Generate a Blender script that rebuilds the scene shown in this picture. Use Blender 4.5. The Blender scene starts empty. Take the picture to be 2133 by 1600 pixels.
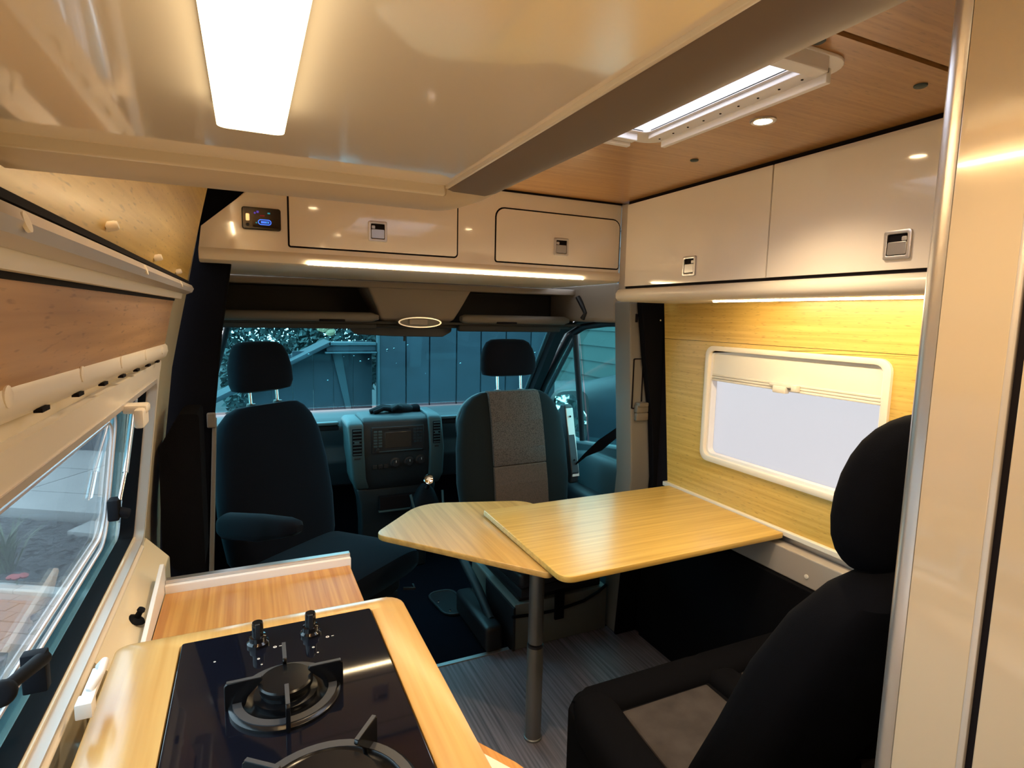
import bpy, bmesh, math, random
from mathutils import Vector, Matrix
random.seed(7)
sc = bpy.context.scene
C = sc.collection
# ------------------------------------------------------------------ camera, sky, exposure
cd = bpy.data.cameras.new('camera'); cam = bpy.data.objects.new('camera', cd); C.objects.link(cam)
cd.sensor_width = 36.0; cd.lens = 20.053; cd.clip_start = 0.02; cd.clip_end = 200
cam.matrix_world = Matrix(((0.90798, 0.03012, -0.41790, 0.0), (-0.41848, 0.11652, -0.90072, 0.0),
                           (0.02157, 0.99273, 0.11840, 1.38), (0, 0, 0, 1)))
sc.camera = cam
vs = sc.view_settings
vs.view_transform = 'Standard'; vs.look = 'None'; vs.gamma = 1.0; vs.use_curve_mapping = False
vs.exposure = 0.62
w = bpy.data.worlds.new('overcast_dusk_sky'); sc.world = w; w.use_nodes = True
bg = w.node_tree.nodes['Background']; bg.inputs[0].default_value = (0.84, 0.91, 1.0, 1); bg.inputs[1].default_value = 3.8
WARM = (1.0, 0.74, 0.44)
SPOT_W = 3.6        # each ceiling spotlight, watts
LED_E = 38.0        # emission of the led strips
LAMP_E = 3.5        # emission of the locker lamp

# ------------------------------------------------------------------ materials
def nmat(name):
    m = bpy.data.materials.new(name); m.use_nodes = True
    return m, m.node_tree.nodes, m.node_tree.links, m.node_tree.nodes['Principled BSDF']
def flat(name, col, rough=0.5, metal=0.0, coat=0.0, spec=0.5, bump=0.0, bscale=300, var=0.0, vscale=4.0):
    m, n, l, b = nmat(name)
    b.inputs['Base Color'].default_value = (*col, 1); b.inputs['Roughness'].default_value = rough
    b.inputs['Metallic'].default_value = metal; b.inputs['Coat Weight'].default_value = coat
    b.inputs['Coat Roughness'].default_value = 0.04; b.inputs['Specular IOR Level'].default_value = spec
    if bump or var:
        tc = n.new('ShaderNodeTexCoord')
    if bump:
        t = n.new('ShaderNodeTexNoise'); t.inputs['Scale'].default_value = bscale
        l.new(tc.outputs['Object'], t.inputs['Vector'])
        bu = n.new('ShaderNodeBump'); bu.inputs['Strength'].default_value = bump; bu.inputs['Distance'].default_value = 0.002
        l.new(t.outputs['Fac'], bu.inputs['Height']); l.new(bu.outputs['Normal'], b.inputs['Normal'])
    if var:
        t = n.new('ShaderNodeTexNoise'); t.inputs['Scale'].default_value = vscale; t.inputs['Detail'].default_value = 6
        l.new(tc.outputs['Object'], t.inputs['Vector'])
        r = n.new('ShaderNodeValToRGB'); r.color_ramp.elements[0].position = .3; r.color_ramp.elements[1].position = .7
        r.color_ramp.elements[0].color = tuple(c * (1 - var) for c in col) + (1,)
        r.color_ramp.elements[1].color = tuple(min(1, c * (1 + var)) for c in col) + (1,)
        l.new(t.outputs['Fac'], r.inputs['Fac']); l.new(r.outputs['Color'], b.inputs['Base Color'])
    return m
def grain(name, cols, axis, fine=90, along=2.2, rough=0.35, coat=0.15, knots=True, bump=0.03):
    """strand bamboo: thin strips along one axis with short dark node marks"""
    m, n, l, b = nmat(name)
    tc = n.new('ShaderNodeTexCoord')
    mp = n.new('ShaderNodeMapping')
    mp.inputs['Scale'].default_value = tuple(along if k == axis else fine for k in range(3))
    l.new(tc.outputs['Object'], mp.inputs['Vector'])
    t = n.new('ShaderNodeTexNoise'); t.inputs['Scale'].default_value = 1; t.inputs['Detail'].default_value = 3
    l.new(mp.outputs['Vector'], t.inputs['Vector'])
    r = n.new('ShaderNodeValToRGB'); e = r.color_ramp.elements
    e[0].position = .32; e[0].color = (*cols[0], 1); e[1].position = .68; e[1].color = (*cols[1], 1)
    l.new(t.outputs['Fac'], r.inputs['Fac'])
    out = r.outputs['Color']
    if knots:
        mp2 = n.new('ShaderNodeMapping'); mp2.inputs['Scale'].default_value = tuple(34 if k == axis else 240 for k in range(3))
        l.new(tc.outputs['Object'], mp2.inputs['Vector'])
        t2 = n.new('ShaderNodeTexNoise'); t2.inputs['Scale'].default_value = 1; t2.inputs['Detail'].default_value = 1
        l.new(mp2.outputs['Vector'], t2.inputs['Vector'])
        r2 = n.new('ShaderNodeValToRGB'); r2.color_ramp.elements[0].position = .62; r2.color_ramp.elements[1].position = .78
        r2.color_ramp.elements[0].color = (0, 0, 0, 1); r2.color_ramp.elements[1].color = (.6, .6, .6, 1)
        l.new(t2.outputs['Fac'], r2.inputs['Fac'])
        mx = n.new('ShaderNodeMixRGB'); mx.inputs['Color2'].default_value = (*[c * .42 for c in cols[0]], 1)
        l.new(r2.outputs['Color'], mx.inputs['Fac']); l.new(out, mx.inputs['Color1']); out = mx.outputs['Color']
    l.new(out, b.inputs['Base Color'])
    b.inputs['Roughness'].default_value = rough; b.inputs['Coat Weight'].default_value = coat; b.inputs['Coat Roughness'].default_value = .2
    bu = n.new('ShaderNodeBump'); bu.inputs['Strength'].default_value = bump; bu.inputs['Distance'].default_value = .001
    l.new(t.outputs['Fac'], bu.inputs['Height']); l.new(bu.outputs['Normal'], b.inputs['Normal'])
    return m
def emit(name, col, s):
    m, n, l, b = nmat(name)
    n.remove(b); e = n.new('ShaderNodeEmission'); e.inputs[0].default_value = (*col, 1); e.inputs[1].default_value = s
    l.new(e.outputs[0], n['Material Output'].inputs[0]); return m
def clear(name, tint, refl=1.0, rough=0.0, haze=None, hz=0.0):
    m, n, l, b = nmat(name); n.remove(b)
    t = n.new('ShaderNodeBsdfTransparent'); t.inputs[0].default_value = (*tint, 1)
    g = n.new('ShaderNodeBsdfGlossy'); g.inputs['Roughness'].default_value = rough; g.inputs[0].default_value = (refl, refl, refl, 1)
    lwt = n.new('ShaderNodeLayerWeight'); lwt.inputs['Blend'].default_value = .5      # facing = 1 - cos: same from both faces
    pw = n.new('ShaderNodeMath'); pw.operation = 'POWER'; pw.inputs[1].default_value = 5
    f = n.new('ShaderNodeMath'); f.operation = 'MULTIPLY_ADD'; f.inputs[1].default_value = .93; f.inputs[2].default_value = .035
    l.new(lwt.outputs['Facing'], pw.inputs[0]); l.new(pw.outputs[0], f.inputs[0])
    mx = n.new('ShaderNodeMixShader')
    a = t.outputs[0]
    if haze:
        d = n.new('ShaderNodeBsdfTranslucent'); d.inputs[0].default_value = (*haze, 1)
        m2 = n.new('ShaderNodeMixShader'); m2.inputs[0].default_value = hz
        l.new(a, m2.inputs[1]); l.new(d.outputs[0], m2.inputs[2]); a = m2.outputs[0]
    l.new(f.outputs[0], mx.inputs[0]); l.new(a, mx.inputs[1]); l.new(g.outputs[0], mx.inputs[2])
    l.new(mx.outputs[0], n['Material Output'].inputs[0]); return m
def weave(name, c1, c2, scale):
    m, n, l, b = nmat(name)
    tc = n.new('ShaderNodeTexCoord'); v = n.new('ShaderNodeTexVoronoi'); v.inputs['Scale'].default_value = scale
    mp = n.new('ShaderNodeMapping'); mp.inputs['Scale'].default_value = (1, 1, 1.5); mp.inputs['Rotation'].default_value = (0, .5, 0)
    l.new(tc.outputs['Object'], mp.inputs['Vector']); l.new(mp.outputs['Vector'], v.inputs['Vector'])
    r = n.new('ShaderNodeValToRGB'); r.color_ramp.elements[0].color = (*c1, 1); r.color_ramp.elements[1].color = (*c2, 1)
    r.color_ramp.elements[0].position = .25; r.color_ramp.elements[1].position = .7
    l.new(v.outputs['Distance'], r.inputs['Fac']); l.new(r.outputs['Color'], b.inputs['Base Color'])
    b.inputs['Roughness'].default_value = .95; b.inputs['Specular IOR Level'].default_value = .1; return m

def rim_light_sheen(*a, **k):
    m = flat(*a, **k); b = m.node_tree.nodes['Principled BSDF']
    b.inputs['Sheen Weight'].default_value = .10; b.inputs['Sheen Roughness'].default_value = .4; b.inputs['Sheen Tint'].default_value = (.45, .75, 1, 1)  # blue tint puts window rim light into the seat cloth
    return m
BAM1, BAM2 = (.55, .34, .07), (.69, .47, .125)
M = {}
M['bamboo_x'] = grain('bamboo_grain_across', (BAM1, BAM2), 0)
M['bamboo_y'] = grain('bamboo_grain_along', (BAM1, BAM2), 1)
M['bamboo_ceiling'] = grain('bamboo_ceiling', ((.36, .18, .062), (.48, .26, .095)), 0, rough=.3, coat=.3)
M['bamboo_mid'] = grain('bamboo_wall_strip', ((.42, .24, .105), (.60, .37, .17)), 1, fine=60)
M['bamboo_shelf'] = grain('bamboo_shelf', ((.40, .17, .045), (.58, .31, .09)), 1, fine=120, rough=.3, knots=False)
M['bamboo_table'] = grain('bamboo_table', ((.54, .335, .08), (.70, .48, .135)), 0, fine=70, rough=.28, coat=.3, knots=False)
M['bamboo_leaf'] = grain('bamboo_leaf', ((.50, .29, .08), (.66, .41, .13)), 1, fine=70, rough=.3, coat=.3, knots=False)
M['bamboo_top'] = grain('bamboo_worktop', ((.52, .305, .10), (.62, .40, .145)), 1, fine=70, rough=.22, coat=.9, knots=False)
M['floor_wood'] = grain('grey_wood_vinyl', ((.085, .075, .095), (.23, .205, .245)), 1, fine=110, rough=.45, coat=0, knots=False)
M['gloss'] = flat('gloss_cream_lacquer', (.85, .79, .72), .08, coat=.8)
M['column'] = flat('beige_lacquer', (.56, .47, .35), .12, coat=.7)
M['cream'] = flat('cream_plastic', (.78, .72, .62), .32)
M['cream_paint'] = flat('cream_door_paint', (.84, .74, .54), .22, coat=.4)
M['white'] = flat('white_plastic', (.82, .80, .80), .35)
M['alu'] = flat('satin_aluminium', (.62, .60, .60), .32, metal=.85)
M['alu_trim'] = flat('painted_edge_profile', (.56, .52, .49), .35, metal=.25)
M['steel'] = flat('brushed_steel', (.50, .50, .52), .3, metal=.9)
M['chrome'] = flat('chrome', (.8, .8, .8), .08, metal=1)
M['rail'] = flat('shaded_rail_profile', (.175, .135, .112), .5, metal=.1)  # unlit side of the locker rail: shade put into the colour
M['rail_tan'] = flat('tan_edge_profile', (.56, .48, .38), .42)
M['led_bright'] = emit('led_warm_bright', (1, .76, .44), 110.0)
M['leg'] = flat('leg_grey_metal', (.20, .21, .22), .38, metal=.7)
M['gap'] = flat('dark_joint', (.008, .006, .008), .7, spec=.1)
M['black'] = flat('black_plastic', (.012, .012, .016), .45)
M['black_gloss'] = flat('black_gloss', (.005, .005, .007), .10, spec=.5)
M['hob_glass'] = flat('black_hob_glass', (.004, .005, .010), .04, spec=.45)
M['enamel'] = flat('black_enamel', (.004, .0045, .006), .22, spec=.35)
M['iron'] = flat('grey_worn_iron', (.042, .045, .052), .5, spec=.3)
M['fabric'] = rim_light_sheen('black_seat_fabric', (.006, .0065, .010), .95, spec=.05, bump=.3, bscale=900)
M['bench_fabric'] = flat('black_bench_fabric', (.0028, .0030, .0046), .95, spec=.06, bump=.3, bscale=900)
M['bolster'] = rim_light_sheen('charcoal_bolster_fabric', (.012, .016, .018), .95, spec=.08, bump=.3, bscale=900)
M['weave'] = weave('grey_patterned_fabric', (.13, .112, .104), (.06, .052, .05), 230)
M['weave2'] = weave('plain_grey_fabric', (.125, .095, .08), (.08, .062, .055), 260)
M['suede'] = flat('taupe_suede', (.048, .043, .044), .95, var=.25, vscale=14, spec=.1)
M['felt'] = flat('black_felt', (.0045, .0045, .006), 1, spec=.05, bump=.4, bscale=500)
M['carpet'] = flat('black_cab_carpet', (0.0032, 0.0040, 0.0080), 1, spec=.05, bump=.5, bscale=400)
M['headliner'] = flat('greige_headliner', (.30, .25, .21), .9, bump=.2, bscale=600)
M['header_dark'] = flat('dark_shelf_plastic', (.022, .019, .017), .7)
M['lip'] = flat('taupe_shelf_lip', (.14, .118, .095), .6)
M['trim_grey'] = flat('grey_pillar_trim', (.17, .155, .135), .7, bump=.2, bscale=500)
M['dash'] = flat('dark_slate_dash', (.011, .017, .024), .55, bump=.15, bscale=700)
M['dash_light'] = flat('mid_grey_dash', (.038, .068, .080), .5, bump=.1, bscale=700)
M['screen'] = flat('radio_screen', (.05, .035, .030), .15)
M['box_dark'] = flat('grey_box', (.14, .145, .135), .7)
M['box_beige'] = flat('beige_box', (.36, .32, .28), .7)
M['rubber'] = flat('black_rubber', (.004, .005, .008), .7, spec=.12)
M['wind'] = clear('tinted_windscreen', (.50, .88, .94))
M['side'] = clear('tinted_side_glass', (.50, .89, .90))
M['acrylic'] = clear('acrylic_pane', (.80, .92, .95), haze=(.7, .75, .8), hz=.04)
M['rim'] = clear('acrylic_rim', (.42, .66, .70), haze=(.10, .16, .17), hz=.35)
M['acrylic_edge'] = flat('acrylic_edge', (.55, .50, .50), .2)
M['frost'] = clear('frosted_pane', (.9, .92, 1.0), haze=(.555, .525, .51), hz=.95, rough=.25)
M['sky_pane'] = clear('rooflight_pane', (.98, .98, 1.0), haze=(.95, .95, 1.0), hz=.25, rough=.1)
M['mirror'] = flat('mirror_glass', (.75, .85, .85), .02, metal=1)
M['led'] = emit('led_warm', (1, .76, .44), LED_E)
M['lampglow'] = emit('lamp_warm', (1, .76, .42), LAMP_E)
M['spotglow'] = emit('spot_warm', (1, .74, .42), 30)
M['blue_glow'] = emit('blue_display', (.06, .16, .75), 1.0)
M['violet_glow'] = emit('violet_display', (.10, .05, .30), .7)
M['teal_glow'] = emit('teal_display', (.03, .25, .28), .6)
M['red_glow'] = emit('red_display', (.30, .02, .02), .3)
M['grey_mark'] = flat('white_print', (.6, .6, .6), .5)
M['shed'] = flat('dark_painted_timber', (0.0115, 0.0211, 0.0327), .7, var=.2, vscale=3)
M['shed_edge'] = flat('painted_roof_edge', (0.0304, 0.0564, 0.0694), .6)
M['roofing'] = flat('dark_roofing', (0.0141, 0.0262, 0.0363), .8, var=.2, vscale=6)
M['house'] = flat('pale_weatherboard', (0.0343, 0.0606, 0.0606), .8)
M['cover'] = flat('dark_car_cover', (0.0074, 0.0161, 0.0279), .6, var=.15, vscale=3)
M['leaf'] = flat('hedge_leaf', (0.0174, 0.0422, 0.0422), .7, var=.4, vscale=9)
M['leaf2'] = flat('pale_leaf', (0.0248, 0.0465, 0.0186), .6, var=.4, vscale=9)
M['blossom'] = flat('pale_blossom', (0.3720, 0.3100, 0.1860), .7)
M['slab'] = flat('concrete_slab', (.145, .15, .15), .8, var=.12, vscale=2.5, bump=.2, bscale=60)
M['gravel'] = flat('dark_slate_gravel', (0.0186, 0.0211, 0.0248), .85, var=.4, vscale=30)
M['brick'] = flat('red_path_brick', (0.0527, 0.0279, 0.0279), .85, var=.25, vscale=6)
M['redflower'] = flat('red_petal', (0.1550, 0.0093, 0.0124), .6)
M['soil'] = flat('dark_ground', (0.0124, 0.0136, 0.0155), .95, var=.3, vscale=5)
M['van_skin'] = flat('white_van_paint', (0.4340, 0.4340, 0.4340), .3)

# ------------------------------------------------------------------ mesh helpers (all coordinates are world metres unless loc=True)
ORG = {}
def org(o):
    return ORG.get(o.name, Vector((0, 0, 0))) if o else Vector((0, 0, 0))
def obj(name, verts, faces, mat, parent=None, smooth=False, bevel=0.0, seg=2, sub=0, recalc=True):
    off = org(parent)
    me = bpy.data.meshes.new(name)
    me.from_pydata([Vector(v) - off for v in verts], [], faces)
    if recalc:
        bm = bmesh.new(); bm.from_mesh(me); bmesh.ops.recalc_face_normals(bm, faces=bm.faces)
        if bevel:
            es = [e for e in bm.edges if len(e.link_faces) == 2 and e.calc_face_angle(0) > .5]
            bmesh.ops.bevel(bm, geom=es, offset=bevel, segments=seg, affect='EDGES', profile=.5, clamp_overlap=True)
        bm.to_mesh(me); bm.free()
    me.materials.append(M[mat] if isinstance(mat, str) else mat)
    if smooth or bevel:
        if hasattr(me, 'set_sharp_from_angle'): me.set_sharp_from_angle(angle=math.radians(40))
        tot = sum(p.area for p in me.polygons)
        for p in me.polygons: p.use_smooth = smooth or p.area < .10 * tot      # big bevelled faces stay dead flat
    o = bpy.data.objects.new(name, me); C.objects.link(o)
    if sub:
        md = o.modifiers.new('s', 'SUBSURF'); md.levels = sub; md.render_levels = sub
    if parent:
        o.parent = parent
    ORG[o.name] = off
    return o
def thing(name, label, cat, loc=(0, 0, 0), rotz=0, group=None):
    o = bpy.data.objects.new(name, None); C.objects.link(o); o.empty_display_size = .1
    o.location = loc; o.rotation_euler = (0, 0, rotz); o['label'] = label; o['category'] = cat
    if group: o['group'] = group
    ORG[o.name] = Vector((0, 0, 0)) if rotz else Vector(loc)
    return o
def tag(o, label, cat, group=None):
    o['label'] = label; o['category'] = cat
    if group: o['group'] = group
    return o
def struct(o, label=None):
    o['kind'] = 'structure'
    if label: o['label'] = label
    return o
def sroot(name, loc=(0, 0, 0), label=None):
    o = bpy.data.objects.new(name, None); C.objects.link(o); o.location = loc; o['kind'] = 'structure'; o.empty_display_size = .1
    if label: o['label'] = label
    ORG[o.name] = Vector(loc); return o
def boxg(x0, x1, y0, y1, z0, z1):
    v = [(x, y, z) for x in (x0, x1) for y in (y0, y1) for z in (z0, z1)]
    return v, [(0, 1, 3, 2), (4, 6, 7, 5), (0, 4, 5, 1), (2, 3, 7, 6), (0, 2, 6, 4), (1, 5, 7, 3)]
def box(name, x0, x1, y0, y1, z0, z1, mat, parent=None, bevel=.003, seg=2):
    v, f = boxg(x0, x1, y0, y1, z0, z1); return obj(name, v, f, mat, parent, bevel=bevel, seg=seg)
def join(gs):
    V, F = [], []
    for v, f in gs:
        k = len(V); V += list(v); F += [tuple(i + k for i in q) for q in f]
    return V, F
def rot(g, m, c=(0, 0, 0)):
    c = Vector(c); return [m @ (Vector(v) - c) + c for v in g[0]], g[1]
def rrect(x0, x1, y0, y1, r, n=5):
    r = [r] * 4 if not isinstance(r, (list, tuple)) else r      # order: (x1,y1) (x0,y1) (x0,y0) (x1,y0)
    P = []
    for (cx, cy, a, k) in ((x1, y1, 0, 0), (x0, y1, 90, 1), (x0, y0, 180, 2), (x1, y0, 270, 3)):
        rr = r[k]
        sx = -1 if cx == x1 else 1; sy = -1 if cy == y1 else 1
        if rr <= 0: P.append((cx, cy)); continue
        for i in range(n + 1):
            t = math.radians(a + 90 * i / n)
            P.append((cx + sx * rr + rr * math.cos(t), cy + sy * rr + rr * math.sin(t)))
    return P
def rpoly(pts, rad, n=6):
    """round the corners of a polygon"""
    out = []; k = len(pts)
    for i, p in enumerate(pts):
        r = rad[i] if isinstance(rad, (list, tuple)) else rad
        a, b, c = Vector(pts[i - 1]), Vector(p), Vector(pts[(i + 1) % k])
        if r <= 0: out.append(tuple(b)); continue
        u, v = (a - b).normalized(), (c - b).normalized()
        ang = u.angle(v); d = min(r / math.tan(ang / 2), (a - b).length * .49, (c - b).length * .49)
        p0, p1 = b + u * d, b + v * d
        for j in range(n + 1):
            t = j / n; out.append(tuple((1 - t) ** 2 * p0 + 2 * t * (1 - t) * b + t * t * p1))
    return out
def ax3(u, v, w, axis):       # (u, v) in the plane, w along the axis
    return {0: (w, u, v), 1: (u, w, v), 2: (u, v, w)}[axis]
def prismg(poly, axis, w0, w1, mp=None):
    n = len(poly); mp = mp or (lambda u, v, w: ax3(u, v, w, axis))
    V = [mp(u, v, w0) for u, v in poly] + [mp(u, v, w1) for u, v in poly]
    F = [tuple(range(n)), tuple(range(2 * n - 1, n - 1, -1))] + [(i, (i + 1) % n, n + (i + 1) % n, n + i) for i in range(n)]
    return V, F
def prism(name, poly, axis, w0, w1, mat, parent=None, bevel=.0, seg=2, mp=None, smooth=False):
    v, f = prismg(poly, axis, w0, w1, mp); return obj(name, v, f, mat, parent, bevel=bevel, seg=seg, smooth=smooth)
def frameg(out, inn, axis, w0, w1, mp=None):
    n = len(out); mp = mp or (lambda u, v, w: ax3(u, v, w, axis))
    V = [mp(u, v, w) for w in (w0, w1) for L in (out, inn) for u, v in L]
    F = []
    for i in range(n):
        j = (i + 1) % n
        F += [(i, j, n + j, n + i), (2 * n + i, 3 * n + i, 3 * n + j, 2 * n + j), (i, 2 * n + i, 2 * n + j, j), (n + i, n + j, 3 * n + j, 3 * n + i)]
    return V, F
def frame(name, out, inn, axis, w0, w1, mat, parent=None, mp=None, bevel=0):
    v, f = frameg(out, inn, axis, w0, w1, mp); return obj(name, v, f, mat, parent, smooth=True, bevel=bevel)
def tubeg(pts, r, n=10, cap=True, close=False):
    P = [Vector(p) for p in pts]; V, F = [], []; m = len(P)
    rr = r if isinstance(r, (list, tuple)) else [r] * m
    ref = None
    for i, p in enumerate(P):
        a = P[i - 1] if (i or close) else P[i]; b = P[(i + 1) % m] if (i < m - 1 or close) else P[i]
        t = (b - a).normalized()
        if ref is None:
            ref = Vector((0, 0, 1)) if abs(t.z) < .9 else Vector((1, 0, 0))
        u = (ref - t * ref.dot(t)).normalized(); v = t.cross(u); ref = u
        V += [p + rr[i] * (u * math.cos(2 * math.pi * k / n) + v * math.sin(2 * math.pi * k / n)) for k in range(n)]
    for i in range(m if close else m - 1):
        j = (i + 1) % m
        F += [(i * n + k, i * n + (k + 1) % n, j * n + (k + 1) % n, j * n + k) for k in range(n)]
    if cap and not close:
        F += [tuple(range(n - 1, -1, -1)), tuple(range((m - 1) * n, m * n))]
    return V, F
def tube(name, pts, r, mat, parent=None, n=12, close=False):
    v, f = tubeg(pts, r, n, close=close); return obj(name, v, f, mat, parent, smooth=True)
def latheg(prof, c, n=32, d=(0, 0, 1)):
    """prof: (radius, height) along direction d from c"""
    d = Vector(d).normalized(); c = Vector(c)
    u = d.orthogonal().normalized(); v = d.cross(u)
    V, F = [], []
    for r, h in prof:
        V += [c + d * h + max(r, 1e-5) * (u * math.cos(2 * math.pi * k / n) + v * math.sin(2 * math.pi * k / n)) for k in range(n)]
    for i in range(len(prof) - 1):
        F += [(i * n + k, i * n + (k + 1) % n, (i + 1) * n + (k + 1) % n, (i + 1) * n + k) for k in range(n)]
    F += [tuple(range(n - 1, -1, -1)), tuple(range((len(prof) - 1) * n, len(prof) * n))]
    return V, F
def lathe(name, prof, c, mat, parent=None, n=32, d=(0, 0, 1)):
    v, f = latheg(prof, c, n, d); return obj(name, v, f, mat, parent, smooth=True)
def selip(cx, cy, a, b, e, n=28):
    P = []
    for k in range(n):
        t = 2 * math.pi * k / n; c, s = math.cos(t), math.sin(t)
        P.append((cx + a * math.copysign(abs(c) ** (2 / e), c), cy + b * math.copysign(abs(s) ** (2 / e), s)))
    return P
def loftg(secs):
    """secs: list of closed loops (3D points) of equal length"""
    n = len(secs[0]); V = [p for s in secs for p in s]; F = []
    for i in range(len(secs) - 1):
        F += [(i * n + k, i * n + (k + 1) % n, (i + 1) * n + (k + 1) % n, (i + 1) * n + k) for k in range(n)]
    F += [tuple(range(n - 1, -1, -1)), tuple(range((len(secs) - 1) * n, len(secs) * n))]
    return V, F
def loft(name, secs, mat, parent=None, sub=0):
    v, f = loftg(secs); return obj(name, v, f, mat, parent, smooth=True, sub=sub)
def zloft(name, rows, mat, parent=None, e=3.2, n=32, sub=0):
    """rows: (z, cx, cy, half_x, half_y) superellipse sections stacked along z"""
    return loft(name, [[(x, y, z) for x, y in selip(cx, cy, a, b, e, n)] for z, cx, cy, a, b in rows], mat, parent, sub)
def copy_tree(o, loc=None, rotz=None, label=None):
    c = o.copy(); C.objects.link(c)
    ORG[c.name] = org(o)
    if loc is not None: c.location = loc
    if rotz is not None: c.rotation_euler = (0, 0, rotz)
    if label: c['label'] = label
    for ch in o.children:
        k = copy_tree(ch); k.parent = c
    return c
def lerp(tab, z):
    if z <= tab[0][0]: return tab[0][1]
    for (a, p), (b, q) in zip(tab, tab[1:]):
        if z <= b: return p + (q - p) * (z - a) / (b - a)
    return tab[-1][1]
# ------------------------------------------------------------------ van shell
XL = [(0, -.24), (.5, -.26), (.86, -.240), (1.0, -.224), (1.225, -.196), (1.30, -.180), (1.44, -.150), (1.65, -.107), (1.86, -.060)]
def lw(y, z, off=0.0): return (lerp(XL, z) + off, y, z)
def lmap(y, z, w): return (lerp(XL, z) + w, y, z)
CEIL = 1.81; WX = 1.576

o = struct(box('floor', -.26, 1.62, -1.6, 2.015, -.03, 0, 'floor_wood', bevel=0))
o = struct(box('floor.001', -.30, 1.72, 2.03, 3.3, -.03, -.002, 'carpet', bevel=0))
struct(box('trim_1', -.26, .95, 2.012, 2.032, -.02, .004, 'alu', bevel=.001))

# ceiling: bamboo boards with a joint, black caps
ce = sroot('ceiling', (.7, .6, CEIL))
oy = [(-.12, .628), (1.52, .628), (1.52, 1.86), (-.12, 1.86)]
hx = [(.455, .700), (.855, .700), (.855, 1.125), (.455, 1.125)]
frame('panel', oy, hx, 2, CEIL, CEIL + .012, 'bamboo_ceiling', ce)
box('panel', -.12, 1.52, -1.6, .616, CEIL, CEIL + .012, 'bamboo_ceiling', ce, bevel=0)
box('backing', -.3, .44, -1.6, 1.9, CEIL + .012, CEIL + .04, 'gap', ce, bevel=0)
box('backing', .87, 1.8, -1.6, 1.9, CEIL + .012, CEIL + .04, 'gap', ce, bevel=0)
box('backing', .44, .87, -1.6, .69, CEIL + .012, CEIL + .04, 'gap', ce, bevel=0)
box('backing', .44, .87, 1.135, 1.9, CEIL + .012, CEIL + .04, 'gap', ce, bevel=0)
for x, y in ((.809, 1.224), (1.111, 1.254), (.807, .652), (1.117, .682), (.50, 1.21), (.30, 1.25)):
    lathe('screw_cap', [(.011, .0), (.011, -.003), (.009, -.0045), (0, -.0048)], (x, y, CEIL + .0005), 'dash_light', ce, n=20)

# left wall: leaning sliding door shell with the window opening
wl = sroot('wall_left', (-.2, 1.0, 0))
zs = [0, .25, .5, .70, .86, .880, 1.0, 1.1, 1.215, 1.30, 1.44, 1.55, 1.65, 1.75, 1.86]
ys = [-1.6, -.8, .06, 1.445, 1.86]
V, F = [], []
for side, off in ((0, 0.0), (1, -.031)):
    for z in zs:
        for y in ys: V.append(lw(y, z, off))
ny = len(ys); nz = len(zs); S = ny * nz
hole = lambda i, j: ys[j] == .06 and zs[i] >= .880 and zs[i] < 1.215
for i in range(nz - 1):
    for j in range(ny - 1):
        if hole(i, j): continue
        a, b, c, d = i * ny + j, i * ny + j + 1, (i + 1) * ny + j + 1, (i + 1) * ny + j
        F += [(a, b, c, d), (S + a, S + d, S + c, S + b)]
i0, i1 = zs.index(.880), zs.index(1.215)
for i in range(i0, i1):
    for j in (2, 3): F.append((i * ny + j, (i + 1) * ny + j, S + (i + 1) * ny + j, S + i * ny + j))
for i in (i0, i1): F.append((i * ny + 2, i * ny + 3, S + i * ny + 3, S + i * ny + 2))
for i in range(nz - 1): F.append((i * ny + 4, (i + 1) * ny + 4, S + (i + 1) * ny + 4, S + i * ny + 4))
obj('door_skin', V, F, 'cream_paint', wl, smooth=True)
# upper bamboo board, mid strip, rail
P = [(-1.0, 1.452), (1.78, 1.452), (1.735, 1.56), (1.66, 1.80), (-1.0, 1.80)]
def strip(name, y0, y1, z0, z1, w0, w1, mat, parent, nzz=6, y1t=None):
    V, F = [], []
    y1t = y1 if y1t is None else y1t
    for k in range(nzz + 1):
        t = k / nzz; z = z0 + (z1 - z0) * t; ye = y1 + (y1t - y1) * t
        V += [lw(y0, z, w0), lw(ye, z, w0), lw(ye, z, w1), lw(y0, z, w1)]
    for k in range(nzz):
        a = 4 * k
        F += [(a, a + 1, a + 5, a + 4), (a + 1, a + 2, a + 6, a + 5), (a + 2, a + 3, a + 7, a + 6), (a + 3, a, a + 4, a + 7)]
    F += [(0, 3, 2, 1), (4 * nzz, 4 * nzz + 1, 4 * nzz + 2, 4 * nzz + 3)]
    return obj(name, V, F, mat, parent, smooth=True)
strip('panel', -1.0, 1.57, 1.444, 1.80, .004, .022, 'bamboo_y', wl, y1t=1.66)
strip('panel', -1.0, 1.45, 1.300, 1.398, .002, .014, 'bamboo_mid', wl, 2)
strip('joint', -1.0, 1.452, 1.397, 1.404, .001, .016, 'gap', wl, 1)
strip('band', -1.0, 1.50, 1.402, 1.417, .001, .024, 'cream', wl, 2)
prof = [(-.152, 1.417), (-.128, 1.414), (-.116, 1.419), (-.112, 1.427), (-.116, 1.435), (-.128, 1.440), (-.150, 1.441)]
prism('rail', prof, 1, -1.0, 1.55, 'alu_trim', wl, smooth=True)
strip('joint', -1.0, 1.56, 1.4395, 1.4445, .005, .028, 'gap', wl, 1)
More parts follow.
